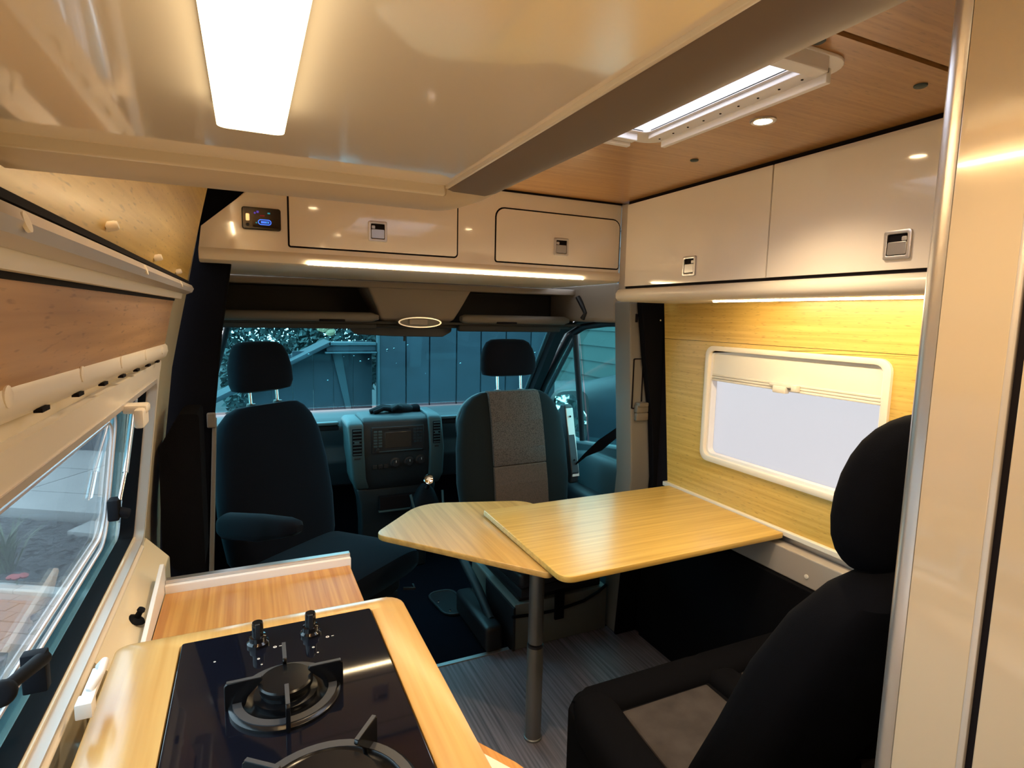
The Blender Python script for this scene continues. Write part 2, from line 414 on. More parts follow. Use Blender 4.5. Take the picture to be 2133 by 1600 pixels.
for y, z in ((.695, 1.459), (1.025, 1.455), (1.32, 1.452), (.42, 1.427), (.85, 1.427), (1.28, 1.427)):
    onrail = z < 1.44
    d_ = (1, 0, .25) if not onrail else (1, 0, 0)
    x = -.114 if onrail else lerp(XL, z) + .022
    lathe('peg_cap', [(.005, 0), (.005, .008), (.004, .0105), (0, .011)] if not onrail else [(.006, 0), (.006, .002), (0, .003)], (x, y, z), 'cream', wl, n=16, d=(1, 0, .25))
prism('sill_ledge', [(-.246, .836), (-.236, .832), (-.190, .778), (-.190, .70), (-.256, .70)], 1, 1.026, 1.56, 'cream_paint', wl, bevel=.003)
lathe('knob', [(.014, 0), (.017, .002), (.015, .005), (.006, .008), (.005, .018), (.007, .021), (.006, .026), (0, .027)], (-.208, 1.205, .798), 'rubber', wl, n=20, d=(.55, 0, 1))
# black foam block on the door's edge
prism('edge_pad', rpoly([(-.165, 1.115), (-.212, 1.03), (-.216, .76), (-.186, .70), (-.12, .70), (-.12, 1.115)], .012, 3), 1, 1.64, 1.80, 'felt', wl)

# window of the sliding door
w2 = sroot('window_2', (-.2, .8, .85))
oo = rrect(.02, 1.475, .842, 1.268, .03, 5); ii = rrect(.055, 1.447, .871, 1.225, .022, 5)
frame('frame', oo, ii, 0, 0, .013, 'cream', w2, mp=lmap)
oo = rrect(.05, 1.452, .866, 1.229, .024, 5); ii = rrect(.085, 1.4385, .8835, 1.207, .02, 5)
frame('seal', oo, ii, 0, -.0305, -.004, 'rubber', w2, mp=lmap)
frame('inner_bead', rrect(.052, 1.449, .868, 1.229, .024, 5), rrect(.06, 1.4425, .8745, 1.22, .02, 5), 0, -.004, .015, 'alu_trim', w2, mp=lmap)
pane = [(.02, .86), (1.45, .86), (1.45, 1.25), (.02, 1.25)]
V = [lmap(y, z, k) for k in (-.0315, -.0355) for y, z in pane]
obj('pane', V, [(0, 1, 2, 3), (7, 6, 5, 4), (0, 4, 5, 1), (1, 5, 6, 2), (2, 6, 7, 3), (3, 7, 4, 0)], 'acrylic', w2)
frame('pane_rim', rrect(.03, 1.445, .865, 1.235, .03, 6), rrect(.125, 1.280, .935, 1.185, .045, 6), 0, -.0395, -.0375, 'rim', w2, mp=lmap)
for d in (.0, .028):
    pts = [lmap(y, z, -.029) for y, z in rrect(.12 + d, 1.285 - d, .930 + d, 1.19 - d * .6, .045, 6)]
    tube('pane_edge', pts, .0022, 'acrylic_edge', w2, n=6, close=True)
# cassette of the roller blind
cas = [(-.190, 1.269), (-.174, 1.269), (-.165, 1.276), (-.161, 1.287), (-.162, 1.299), (-.168, 1.306), (-.190, 1.308)]
cs = lambda y: (1.45 - y) * .022
prism('blind_cassette', cas, 1, -.6, 1.462, 'cream', w2, smooth=True, mp=lambda u, v, w: (u, w, v + cs(w)))
for y in (.53, .74, .95, 1.16, 1.37):
    lathe('cassette_cap', [(.0085, 0), (.0085, .0015), (.006, .0025), (0, .0025)], (-.1618, y, 1.293 + cs(y)), 'cream', w2, n=18, d=(1, 0, 0))
for y in (.50, .62, .74, .86, .98, 1.10, 1.22, 1.34):
    box('slot', -.172, -.1655, y, y + .022, 1.2685 + cs(y), 1.2725 + cs(y), 'gap', w2, bevel=0)
# latches and stay
la = obj('blind_latch', *join([boxg(-.184, -.150, 1.062, 1.100, 1.212, 1.226), boxg(-.166, -.152, 1.040, 1.092, 1.192, 1.222)]), 'cream', w2, bevel=.004)
tube('stay', [(-.214, 1.372, 1.195), (-.222, 1.28, 1.065)], .0055, 'steel', w2)
tube('stay_rod', [(-.222, 1.28, 1.065), (-.228, 1.25, 1.02)], .0035, 'chrome', w2)
lathe('stay_pivot', [(.009, 0), (.009, .012), (.005, .014), (0, .014)], (-.224, 1.378, 1.207), 'rubber', w2, n=16, d=(1, 0, 0))
obj('stay_bracket', *join([boxg(-.246, -.228, 1.232, 1.262, .985, 1.025), tubeg([(-.232, 1.245, 1.0), (-.214, 1.25, .992)], .010)]), 'rubber', w2, bevel=.004)
obj('catch', *join([latheg([(.010, 0), (.013, .005), (.013, .016), (.009, .02), (0, .02)], (-.240, .712, .985), 16, (.2, -1, .3)),
                    tubeg([(-.240, .722, .983), (-.230, .80, .968)], [.007, .009]), boxg(-.250, -.226, .79, .806, .930, .978)]), 'rubber', w2, bevel=.002)
obj('screen_clip', *join([boxg(-.207, -.192, .815, .90, .881, .888), boxg(-.208, -.190, .81, .832, .872, .892), tubeg([(-.200, .845, .888), (-.190, .862, .900), (-.190, .888, .902), (-.200, .90, .888)], .005)]), 'white', w2, bevel=.0025)
tube('screen_rail', [lw(y, .860, .015) for y in (.05, 1.42)], .005, 'cream', w2)

# right wall: bamboo boards with window, ledge, lower lining
wr = sroot('wall_right', (WX, 1.0, 0))
yf = 1.905
out = [(.30, .705), (1.83, .705), (1.895, 1.300), (.30, 1.300)]
def matched(pts, n):   # resample a closed polygon to n points starting near its first
    L = []; m = len(pts)
    per = n // m; 
    for i in range(m):
        a, b = Vector(pts[i]), Vector(pts[(i + 1) % m])
        L += [tuple(a.lerp(b, t / per)) for t in range(per)]
    return L
inner = rrect(.972, 1.635, .866, 1.272, .03, 5)      # 24 points, starts at (y1, z1)
outer = matched([(1.895, 1.300), (.30, 1.300), (.30, .705), (1.83, .705)], 24)
frame('panel', outer, inner, 0, WX, WX + .012, 'bamboo_y', wr)
prism('panel', [(.30, 1.3015), (1.895, 1.3015), (1.912, 1.46), (.30, 1.46)], 0, WX, WX + .012, 'bamboo_y', wr)
frame('backing', matched([(1.93, 1.85), (-1.6, 1.85), (-1.6, -.02), (1.93, -.02)], 24), inner, 0, WX + .013, WX + .03, 'gap', wr)
box('rear_lining', WX, WX + .012, -1.6, .30, 0, 1.8, 'cream', wr, bevel=0)
box('ledge', 1.562, 1.592, .44, 1.845, .688, .706, 'cream', wr, bevel=.003)
box('channel', 1.585, 1.60, .44, 1.845, .655, .690, 'steel', wr, bevel=.001)
box('side_box', 1.535, 1.585, .44, 1.47, .572, .664, 'box_beige', wr, bevel=.004)
lathe('screw_cap', [(.007, 0), (.007, .002), (0, .003)], (1.535, 1.13, .605), 'cream', wr, n=14, d=(-1, 0, 0))
box('lower_lining', 1.52, 1.575, -1.6, 1.90, 0, .570, 'felt', wr, bevel=.003)
w1 = sroot('window_1', (WX, 1.3, 1.07))
frame('frame', rrect(.957, 1.648, .850, 1.286, .036, 5), rrect(.978, 1.629, .871, 1.268, .026, 5), 0, WX - .010, WX + .03, 'cream', w1, bevel=.003)
frame('inner_lip', rrect(.974, 1.633, .867, 1.272, .026, 5), rrect(.987, 1.620, .880, 1.259, .02, 5), 0, WX + .004, WX + .034, 'white', w1)
box('pane', WX + .030, WX + .034, .97, 1.64, .86, 1.28, 'frost', w1, bevel=0)
box('blind', WX + .006, WX + .016,   .985, 1.622, 1.18, 1.262, 'cream', w1, bevel=.002)
for k, z in enumerate((1.156, 1.165, 1.174)):
    box('blind_rail', WX + .002 + .001 * k, WX + .018, .984, 1.623, z, z + .008, 'cream', w1, bevel=.0025)
obj('blind_handle', *join([boxg(WX - .012, WX + .004, 1.262, 1.348, 1.170, 1.184), boxg(WX - .016, WX + .004, 1.280, 1.330, 1.150, 1.172),
                           boxg(WX - .014, WX + .004, 1.240, 1.262, 1.160, 1.182)]), 'cream', w1, bevel=.003)

# rear of the van behind the camera
struct(box('wall_back', -.3, 1.65, -1.64, -1.6, 0, 1.85, 'cream', bevel=0))

# pillars
pl = [(-.099, 1.775), (.035, 1.775), (-.034, 1.545), (-.070, 1.31), (-.104, 1.012), (-.132, .565), (-.134, .0), (-.33, .0), (-.33, 1.80), (-.20, 1.80)]
t2 = struct(prism('trim_2', pl, 1, 1.905, 1.955, 'felt', bevel=.006), 'black felt lined pillar beside the sliding door')
prism('edge_strip', [(-.104, 1.05), (-.094, 1.05), (-.122, .50), (-.134, .50)], 1, 1.895, 1.95, 'trim_grey', t2, bevel=.002)
obj('belt_guide', *boxg(-.118, -.094, 1.885, 1.90, 1.03, 1.075), 'trim_grey', t2, bevel=.004)
box('roof_lining', -.16, .12, 1.87, 1.95, 1.60, 1.80, 'felt', t2, bevel=.004)
pr = [(1.430, 1.45), (1.498, 1.45), (1.530, 1.15), (1.560, .95), (1.600, .70), (1.600, .0), (1.43, .0), (1.478, .70), (1.452, 1.1)]
t3 = struct(prism('trim_3', pr, 1, 1.95, 2.06, 'trim_grey', bevel=.008), "grey plastic door pillar on the driver's side")
pb = [(1.460, 1.455), (1.600, 1.455), (1.625, 1.0), (1.640, .70), (1.640, .0), (1.53, .0), (1.570, .70), (1.543, .98), (1.499, 1.2)]
t4 = struct(prism('trim_4', pb, 1, 1.912, 1.945, 'felt', bevel=.005), 'black felt strip between grey pillar and bamboo wall')
for x, z in ((1.562, 1.375), (1.603, .755)):
    lathe('screw', [(.004, 0), (.004, .002), (0, .003)], (x, 1.912, z), 'chrome', t4, n=10, d=(0, -1, 0))
prism('lower_cover', [(1.425, 0), (1.62, 0), (1.60, .62), (1.468, .62)], 1, 1.935, 1.951, 'felt', t3, bevel=.004)
frame('guide_track', rrect(1.462, 1.515, 1.00, 1.215, .006, 2), rrect(1.467, 1.510, 1.005, 1.210, .004, 2), 1, 1.946, 1.952, 'gap', t3)
box('guide_slot', 1.462, 1.474, 1.946, 1.952, 1.365, 1.40, 'gap', t3, bevel=.002)
obj('belt_guide', *join([boxg(1.475, 1.535, 1.925, 1.95, .985, 1.02), boxg(1.480, 1.528, 1.915, 1.95, 1.012, 1.030), boxg(1.478, 1.540, 1.93, 1.95, .95, .985)]), 'lip', t3, bevel=.005)

# ------------------------------------------------------------------ cabinets
def latch(parent, pos, axis, sgn, s=.029):
    """square push latch: pos is its centre on the door face, axis its normal"""
    x, y, z = pos
    u = y if axis == 0 else x
    mp = lambda a, b, c: (x + sgn * c, a, b) if axis == 0 else (a, y + sgn * c, b)
    f = frame('latch_frame', rrect(u - s, u + s, z - s * 1.08, z + s * 1.08, .005, 3), rrect(u - s * .74, u + s * .74, z - s * .80, z + s * .80, .003, 3), 0, 0, .006, 'alu', parent, mp=mp, bevel=.0012)
    prism('latch_recess', rrect(u - s * .75, u + s * .75, z - s * .82, z + s * .82, .002, 2), 0, .0003, .0012, 'gap', f, mp=mp)
    prism('latch_paddle', rrect(u - s * .70, u + s * .70, z - s * .74, z + s * .22, .003, 3), 0, .001, .0052, 'steel', f, mp=mp, bevel=.001)
    prism('latch_button', rrect(u - s * .66, u - s * .28, z + s * .26, z + s * .60, .002, 2), 0, .001, .004, 'alu', f, mp=mp, bevel=.001)
# overhead locker above the cab
t = thing('overhead_locker', 'gloss cream overhead locker above the cab with two doors and a cut-off left corner', 'locker', (.6, 2.0, 1.55))
face = [(-.118, 1.553), (1.300, 1.553), (1.300, 1.804), (.075, 1.804), (.036, 1.742), (-.110, 1.612)]
prism('face_panel', face, 1, 1.850, 1.868, 'gloss', t, bevel=.001)
prism('carcass', [(-.11, 1.556), (1.295, 1.556), (1.295, 1.80), (.085, 1.80), (-.10, 1.615)], 1, 1.868, 2.38, 'cream', t)
box('shadow_gap', .06, 1.30, 1.845, 1.868, 1.8035, 1.8095, 'gap', t, bevel=0)
pf = [(1.850, 1.554), (1.842, 1.546), (1.840, 1.533), (1.846, 1.521), (1.860, 1.515), (2.40, 1.513), (2.40, 1.552)]
prism('base_profile', pf, 0, -.118, 1.300, 'cream', t, smooth=True)
for x0, x1, z0, z1, rr in ((.121, .643, 1.573, 1.747, (.016, .004, .004, .010)), (.786, 1.293, 1.568, 1.746, (.03, .03, .006, .008))):
    prism('door_gap', rrect(x0 - .005, x1 + .005, z0 - .005, z1 + .005, [r + .004 for r in rr], 5), 1, 1.8492, 1.852, 'gap', t)
    d = prism('door', rrect(x0, x1, z0, z1, rr, 5), 1, 1.8462, 1.852, 'gloss', t, bevel=.0008)
    if x0 < .5: latch(d, (.380, 1.8462, 1.634), 1, -1)
    else: latch(d, (1.040, 1.8462, 1.632), 1, -1)
# display panel
t = thing('control_panel', 'black glossy control panel with a glowing blue display on the cab locker', 'control panel', (.047, 1.85, 1.64))
prism('bezel', rrect(-.006, .098, 1.611, 1.674, .007, 4), 1, 1.838, 1.8499, 'black_gloss', t, bevel=.003)
prism('screen', rrect(.022, .092, 1.618, 1.668, .002, 2), 1, 1.8372, 1.839, 'hob_glass', t)
ov = rrect(.036, .072, 1.625, 1.641, .008, 5)
frame('van_icon', ov, rrect(.0385, .0695, 1.6275, 1.6385, .0055, 5), 1, 1.8364, 1.8373, 'blue_glow', t)
box('van_icon_fill', .044, .066, 1.8366, 1.8373, 1.630, 1.636, 'blue_glow', t, bevel=0)
box('icon', .058, .064, 1.8364, 1.8373, 1.631, 1.634, 'teal_glow', t, bevel=0)
for x0, x1, z0, z1, c in ((.026, .031, 1.655, 1.660, 'violet_glow'), (.033, .039, 1.658, 1.664, 'violet_glow'), (.062, .069, 1.657, 1.661, 'teal_glow'), (.042, .054, 1.649, 1.653, 'red_glow'), (.030, .034, 1.629, 1.632, 'teal_glow')):
    box('icon', x0, x1, 1.8364, 1.8373, z0, z1, c, t, bevel=0)
lathe('button', [(.0045, 0), (.0045, .002), (.003, .0028), (0, .0028)], (.009, 1.8385, 1.624), 'black', t, n=16, d=(0, -1, 0))
prism('silver_key', rrect(.004, .015, 1.634, 1.655, .003, 3), 1, 1.8365, 1.839, 'chrome', t, bevel=.0008)
# led strip below the cab locker
def led(name, label, p0, p1, a, n, mat='led'):
    """row of small lit segments in an aluminium channel"""
    t = thing(name, label, 'light strip', tuple((Vector(p0) + Vector(p1)) / 2))
    p0, p1 = Vector(p0), Vector(p1); d = (p1 - p0); gs = []
    for k in range(n):
        q = p0 + d * (k + .5) / n; h = d / n * .43
        c = [q - h, q + h]
        gs.append(boxg(min(c[0].x, c[1].x) - a[0], max(c[0].x, c[1].x) + a[0], min(c[0].y, c[1].y) - a[1], max(c[0].y, c[1].y) + a[1], min(c[0].z, c[1].z) - a[2], max(c[0].z, c[1].z) + a[2]))
    v, f = join(gs); o = obj('led_row', v, f, mat, t); o['kind'] = 'stuff'
    b = .8
    return t
t = led('led_strip', 'long warm light strip under the locker above the cab', (.17, 1.8395, 1.522), (1.135, 1.8395, 1.522), (0, .0020, .0026), 80)
# right overhead locker
t = thing('overhead_locker', 'gloss cream overhead locker along the window wall with two large flush doors', 'locker', (1.42, 1.0, 1.45))
box('carcass', 1.304, 1.50, .437, 1.815, 1.49, 1.80, 'cream', t, bevel=.001)
box('shadow_gap', 1.298, 1.33, .44, 1.80, 1.799, 1.8095, 'gap', t, bevel=0)
box('shadow_gap', 1.2985, 1.306, .44, 1.80, 1.488, 1.800, 'gap', t, bevel=0)
box('end_stile', 1.298, 1.31, 1.803, 1.845, 1.49, 1.803, 'alu_trim', t, bevel=.002)
d1 = box('door', 1.293, 1.304, 1.1535, 1.801, 1.499, 1.798, 'gloss', t, bevel=.001)
d2 = box('door', 1.293, 1.304, .44, 1.1495, 1.499, 1.798, 'gloss', t, bevel=.001)
latch(d1, (1.293, 1.452, 1.551), 0, -1); latch(d2, (1.293, .803, 1.552), 0, -1)
pf = [(1.302, 1.492), (1.288, 1.487), (1.279, 1.473), (1.280, 1.457), (1.290, 1.446), (1.305, 1.443), (1.57, 1.443), (1.53, 1.492)]
prism('base_profile', pf, 1, .437, 1.835, 'cream', t, smooth=True)
led('led_strip', 'warm light strip under the locker over the bright side window', (1.372, .45, 1.4415), (1.372, 1.42, 1.4415), (.004, 0, .003), 90, 'led_bright')
# left overhead locker (above the kitchen, nearest the camera)
t = thing('overhead_locker', 'large gloss cream locker overhead at upper left, rounded front corner and glossy underside', 'locker', (.0, -.3, 1.45))
ZP = 1.465
box('underside', -.110, .125, -1.2, .378, ZP, ZP + .012, 'gloss', t, bevel=0)
fr = [(0, ZP), (.002, ZP - .006), (.010, ZP - .0095), (.034, ZP - .0105), (.050, ZP - .006), (.056, ZP + .004), (.056, ZP + .05), (0, ZP + .05)]
rt = [(0, ZP), (.001, ZP - .0018), (.005, ZP - .003), (.028, ZP - .0035), (.036, ZP - .001), (.040, ZP + .007), (.040, ZP + .05), (0, ZP + .05)]
secs = []
for x in (-.118, .0, .07, .118): secs.append([(x, .377 + o, z) for o, z in fr])
for k in range(13):
    a = math.pi / 2 * (1 - k / 12); q = k / 12; q = q * q * (3 - 2 * q)
    secs.append([(.123 + ((1 - q) * o + q * o2) * math.cos(a), .377 + ((1 - q) * o + q * o2) * math.sin(a), (1 - q) * z + q * z2) for (o, z), (o2, z2) in zip(fr, rt)])
loft('edge_profile', secs, 'rail_tan', t)
loft('side_profile', [[(.123 + o, y, z) for o, z in rt] for y in (.3768, .30, .1, -1.2)], 'rail', t)
box('inner_bead', -.12, .122, .3745, .3778, ZP - .0065, ZP + .004, 'cream', t, bevel=.0012)  # both pale strips paint in the lit look of the rail's inner faces
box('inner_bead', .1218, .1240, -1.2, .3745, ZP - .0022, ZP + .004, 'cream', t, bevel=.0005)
box('carcass', -.045, .148, -1.2, .405, ZP + .012, 1.80, 'cream', t, bevel=.01)
for y0 in (-1.19, -.66, -.13): box('door', .148, .158, y0, y0 + .52, ZP + .06, 1.795, 'gloss', t, bevel=.002)
t = thing('strip_lamp', 'long lit lamp mounted under the glossy overhead locker', 'lamp', (.004, .1, 1.455))
prism('lamp_base', rrect(-.0100, .0178, -.242, .2772, .004, 4), 2, ZP - .003, ZP, 'white', t, bevel=.001)
prism('diffuser', rrect(-.0090, .0167, -.2405, .2760, .004, 4), 2, ZP - .0100, ZP - .0028, 'lampglow', t)
led('led_strip', 'light strip high on the left wall ahead of the locker, seen only as a reflection', (-.050, .44, 1.759), (-.050, .85, 1.759), (.002, 0, .003), 40, 'led_bright')
# tall unit on the right
t = thing('tall_cupboard', 'tall cream cupboard at the right edge with a rounded silver corner', 'cupboard', (1.15, -.2, 0))
box('carcass', .762, 1.515, -1.5, .42, .02, 1.80, 'cream', t, bevel=.002)
cp = [(.7625, .345), (.752, .402), (.7505, .414), (.755, .426), (.767, .433), (.80, .434), (.80, .40), (.78, .345)]
prism('corner_profile', [(.762, .408), (.752, .410), (.749, .418), (.752, .428), (.760, .434), (.80, .435), (.80, .408)], 2, .02, 1.805, 'alu', t, smooth=True)
box('side_panel', .751, .765, .3385, .409, .02, 1.80, 'column', t, bevel=.001)
box('edge_trim', .750, .766, .3312, .3388, .02, 1.80, 'alu_trim', t, bevel=.002)
box('door_gap', .755, .766, .323, .3315, .02, 1.80, 'gap', t, bevel=0)
box('door', .7515, .765, -.35, .3235, .03, 1.79, 'column', t, bevel=.002)
box('door', .7515, .765, -1.0, -.354, .03, 1.79, 'column', t, bevel=.002)

# ------------------------------------------------------------------ roof vent and spotlights
t = thing('roof_vent', 'white framed rooflight in the bamboo ceiling letting in daylight', 'rooflight', (.65, .92, CEIL))
frame('flange', rrect(.395, .925, .668, 1.185, .05, 6), rrect(.462, .848, .707, 1.118, .012, 6), 2, CEIL - .006, CEIL, 'white', t, bevel=.002)
frame('upstand', rrect(.455, .855, .700, 1.125, .012, 4), rrect(.462, .848, .707, 1.118, .01, 4), 2, CEIL - .004, CEIL + .075, 'white', t)
V = [(.45, .69, CEIL + .075), (.86, .69, CEIL + .075), (.86, 1.13, CEIL + .075), (.45, 1.13, CEIL + .075)]
obj('pane', V + [(x, y, z + .004) for x, y, z in V], [(0, 1, 2, 3), (7, 6, 5, 4), (0, 4, 5, 1), (1, 5, 6, 2), (2, 6, 7, 3), (3, 7, 4, 0)], 'sky_pane', t)
box('blind_rail', .856, .900, .700, 1.125, CEIL - .016, CEIL - .004, 'white', t, bevel=.002)
box('blind_rail', .893, .905, .700, 1.125, CEIL - .030, CEIL - .004, 'white', t, bevel=.002)
box('blind_rail', .44, .86, .670, .699, CEIL - .030, CEIL - .004, 'white', t, bevel=.003)
box('blind_rail', .44, .83, 1.130, 1.152, CEIL - .022, CEIL - .004, 'white', t, bevel=.002)
box('blind_rail', .44, .83, 1.156, 1.170, CEIL - .028, CEIL - .004, 'white', t, bevel=.002)
box('blind_rail', .405, .45, .700, 1.125, CEIL - .030, CEIL - .004, 'white', t, bevel=.002)
for k in range(9):
    lathe('rivet', [(.0022, 0), (.0022, .0012), (0, .0015)], (.878, .735 + .047 * k, CEIL - .016), 'gap', t, n=8, d=(0, 0, -1))
spots = [((1.020, .945), 'round ceiling spotlight beside the rooflight, the only one in direct view'),
         ((.262, 1.13), 'ceiling spotlight ahead of the left overhead locker, seen only as a reflection'),
         ((.47, .33), 'ceiling spotlight behind the rooflight, hidden by the overhead locker'),
         ((.47, -.35), 'middle ceiling spotlight over the left lockers, behind the camera'),
         ((.47, -1.05), 'rear ceiling spotlight over the left lockers, behind the camera')]
for k, ((x, y), lab) in enumerate(spots):
    t = thing('spotlight', lab, 'light', (x, y, CEIL), group='ceiling spotlights')
    lathe('bezel', [(.027, 0), (.027, -.003), (.024, -.005), (.019, -.004), (.018, .0)], (x, y, CEIL), 'alu', t, n=24)
    lathe('lens', [(.018, -.001), (.018, -.003), (.010, -.005), (0, -.0055)], (x, y, CEIL), 'spotglow', t, n=20)
    ld = bpy.data.lights.new('spot_bulb', 'SPOT'); ld.energy = SPOT_W * 4; ld.color = WARM; ld.spot_size = math.radians(122); ld.spot_blend = .9; ld.shadow_soft_size = .02
    lo = bpy.data.objects.new('spot_bulb', ld); C.objects.link(lo); lo.parent = t; lo.location = (0, 0, -.012)

# ------------------------------------------------------------------ kitchen
CT = .85
t = thing('kitchen_cabinet', 'cream kitchen cabinet below the bamboo worktop with a bowed front', 'cabinet', (.02, .2, 0))
box('carcass', -.19, .225, -.9, 1.012, .06, CT - .026, 'cream', t, bevel=.002)
box('plinth', -.18, .19, -.9, 1.0, 0, .06, 'black', t, bevel=0)
bow = [(.215, .70), (.250, .665), (.290, .600), (.330, .510), (.360, .41), (.378, .30), (.385, .15), (.378, 0), (.36, -.12), (.32, -.25), (.215, -.34)]
prism('bowed_front', bow, 2, .06, CT - .045, 'gloss', t, smooth=True)
ob = [(x + (.010 if x > .22 else 0), y + (.010 if x > .22 and y > 0 else 0)) for x, y in bow]
prism('edge_band', ob, 2, CT - .060, CT - .047, 'bamboo_shelf', t, smooth=True)
box('door', .225, .237, .71, 1.005, .08, CT - .05, 'gloss', t, bevel=.002)
t = thing('worktop', 'pale bamboo kitchen worktop with rounded corner around the black hob', 'worktop', (.02, .2, CT - .026))
HB = (-.112, .187, .455, .985)
oo = rrect(-.202, .247, -.9, 1.022, (.035, .02, .004, .004), 5); ii = rrect(*HB, .004, 5)
V, F = frameg(oo, ii, 2, CT - .026, CT)
obj('worktop_board', V, F, 'bamboo_top', t, bevel=.0025)
box('hob_recess', *HB, CT - .024, CT - .018, 'gap', t, bevel=0)
# lower shelf beyond the worktop
t = thing('low_cabinet', 'low cabinet with brown bamboo top beyond the hob, beside the sliding door', 'cabinet', (.02, 1.2, 0))
box('carcass', -.175, .20, 1.024, 1.375, .05, .748, 'cream', t, bevel=.002)
box('top', -.178, .208, 1.0245, 1.360, .749, .772, 'bamboo_shelf', t, bevel=.002)
box('edge_rail', -.178, .211, 1.3605, 1.372, .752, .789, 'white', t, bevel=.0015)
box('edge_rail', -.178, .211, 1.3725, 1.390, .752, .796, 'alu', t, bevel=.0015)
obj('end_plate', *prismg([(1.03, .772), (1.385, .772), (1.385, .825), (1.372, .835), (1.03, .79)], 0, -.1865, -.1785), 'white', t, bevel=.001)
# hob
t = thing('hob', 'black glass two burner gas hob set in the bamboo worktop', 'hob', (.037, .72, CT))
G = CT + .0045
prism('glass', rrect(-.109, .184, .458, .982, .004, 3), 2, CT - .018, G, 'hob_glass', t, bevel=.001)
for x, y in ((.0, .936), (.079, .935)):
    k = lathe('knob', [(.0165, 0), (.0165, .004), (.013, .007), (.0125, .014), (.0085, .015), (.0085, .034), (.0075, .037), (0, .037)], (x, y, G), 'black_gloss', t, n=28)
    box('pointer', x - .0035, x + .0035, y - .0098, y - .006, G + .014, G + .037, 'black', k, bevel=.001)
for x, y, r in ((.024, .917, .0028), (.103, .915, .0028), (.0, .893, .002), (.079, .893, .002), (-.06, .91, .0016), (.004, .876, .0014), (.084, .876, .0014)):
    frame('print_mark', [(x + r * math.cos(a), y + r * math.sin(a)) for a in [i * .5236 for i in range(12)]], [(x + r * .45 * math.cos(a), y + r * .45 * math.sin(a)) for a in [i * .5236 for i in range(12)]], 2, G, G + .0002, 'grey_mark', t)
for x, y in ((.032, .917), (.111, .915)):
    box('print_mark', x - .002, x + .002, y - .0006, y + .0006, G, G + .0002, 'grey_mark', t, bevel=0)
def burner(cx, cy, r, rot0, rc):
    lathe('ring', [(r, 0), (r, .004), (r - .004, .007), (r - .016, .0075), (r - .019, .004), (r - .03, .002), (0, .002)], (cx, cy, G), 'enamel', t, n=48)
    frame('ring_band', [(cx + (r - .005) * math.cos(a), cy + (r - .005) * math.sin(a)) for a in [i * math.pi / 24 for i in range(48)]],
          [(cx + (r - .016) * math.cos(a), cy + (r - .016) * math.sin(a)) for a in [i * math.pi / 24 for i in range(48)]], 2, G + .0065, G + .0085, 'iron', t)
    lathe('burner_cup', [(rc + .006, .002), (rc + .006, .010), (rc - .003, .012), (rc - .003, .018), (0, .018)], (cx, cy, G), 'enamel', t, n=40)
    lathe('burner_cap', [(rc - .004, .018), (rc, .019), (rc, .026), (rc - .002, .028), (0, .0285)], (cx, cy, G), 'enamel', t, n=40)
    for k in range(4):
        a = rot0 + k * math.pi / 2
        m = Matrix.Rotation(a, 3, 'Z')
        pr_ = [(r + .004, 0), (r + .004, .034), (r, .038), (r - .041, .038), (r - .043, .034), (r - .040, .030), (r - .024, .014), (r - .020, 0)]
        v, f = prismg(pr_, 1, -.0028, .0028)
        v, f = rot((v, f), m); v = [Vector(q) + Vector((cx, cy, G)) for q in v]
        s = obj('pan_support', v, f, 'enamel', t, bevel=.001)
        v, f = boxg(r - .041, r + .001, -.0026, .0026, .0378, .0386); v, f = rot((v, f), m); v = [Vector(q) + Vector((cx, cy, G)) for q in v]
        obj('worn_edge', v, f, 'iron', s)
burner(.033, .785, .0715, math.pi / 2 - .02, .035)
burner(.062, .572, .100, math.pi / 4 + .1, .056)

# ------------------------------------------------------------------ dining table
t = thing('table', 'bamboo dining table on a single grey leg with a swung-out leaf', 'table', (.815, 1.534, 0))
tp = [(1.5605, 1.802), (.733, 1.797), (.730, 1.228), (1.5605, 1.243)]
prism('tabletop', rpoly(tp, [.004, .008, .045, .006], 8), 2, .682, .700, 'bamboo_table', t, bevel=.003)
lf = [(.566, 2.015), (.345, 1.772), (.735, 1.312), (1.05, 1.50), (.95, 1.90)]
v, f = prismg(rpoly(lf, [.16, .055, .02, .05, .1], 8), 2, .660, .678)
obj('leaf', v, f, 'bamboo_leaf', t, bevel=.003)
lathe('leg_upper', [(.0245, 0), (.0245, .325)], (.815, 1.534, .335), 'leg', t, n=32)
lathe('leg_lower', [(.030, 0), (.030, .006), (.0268, .008), (.0268, .318), (.0255, .322)], (.815, 1.534, 0), 'leg', t, n=32)
lathe('collar', [(.0262, 0), (.0262, .008)], (.815, 1.534, .3215), 'black', t, n=32)
lathe('leg_plate', [(.055, 0), (.055, .006), (.03, .010)], (.815, 1.534, .650), 'black', t, n=28)

# ------------------------------------------------------------------ bench seat (rear)
def seat_back(t, cx, hw, prof, th, mat, name='backrest', e=3.4):
    """backrest leaning along prof [(y_front, z, width factor)], th thick, facing +y when th < 0"""
    secs = []
    for y, z, kf, kt in prof:
        secs.append([(a, b, z) for a, b in selip(cx, y + th * kt / 2, hw * kf, abs(th) * kt / 2, e, 32)])
    return loft(name, secs, mat, t)
t = thing('bench_seat', 'black two place rear bench seat with taupe suede inserts by the window', 'seat', (1.12, .9, 0))
box('base', .70, 1.50, .62, 1.10, .0, .26, 'black', t, bevel=.01)
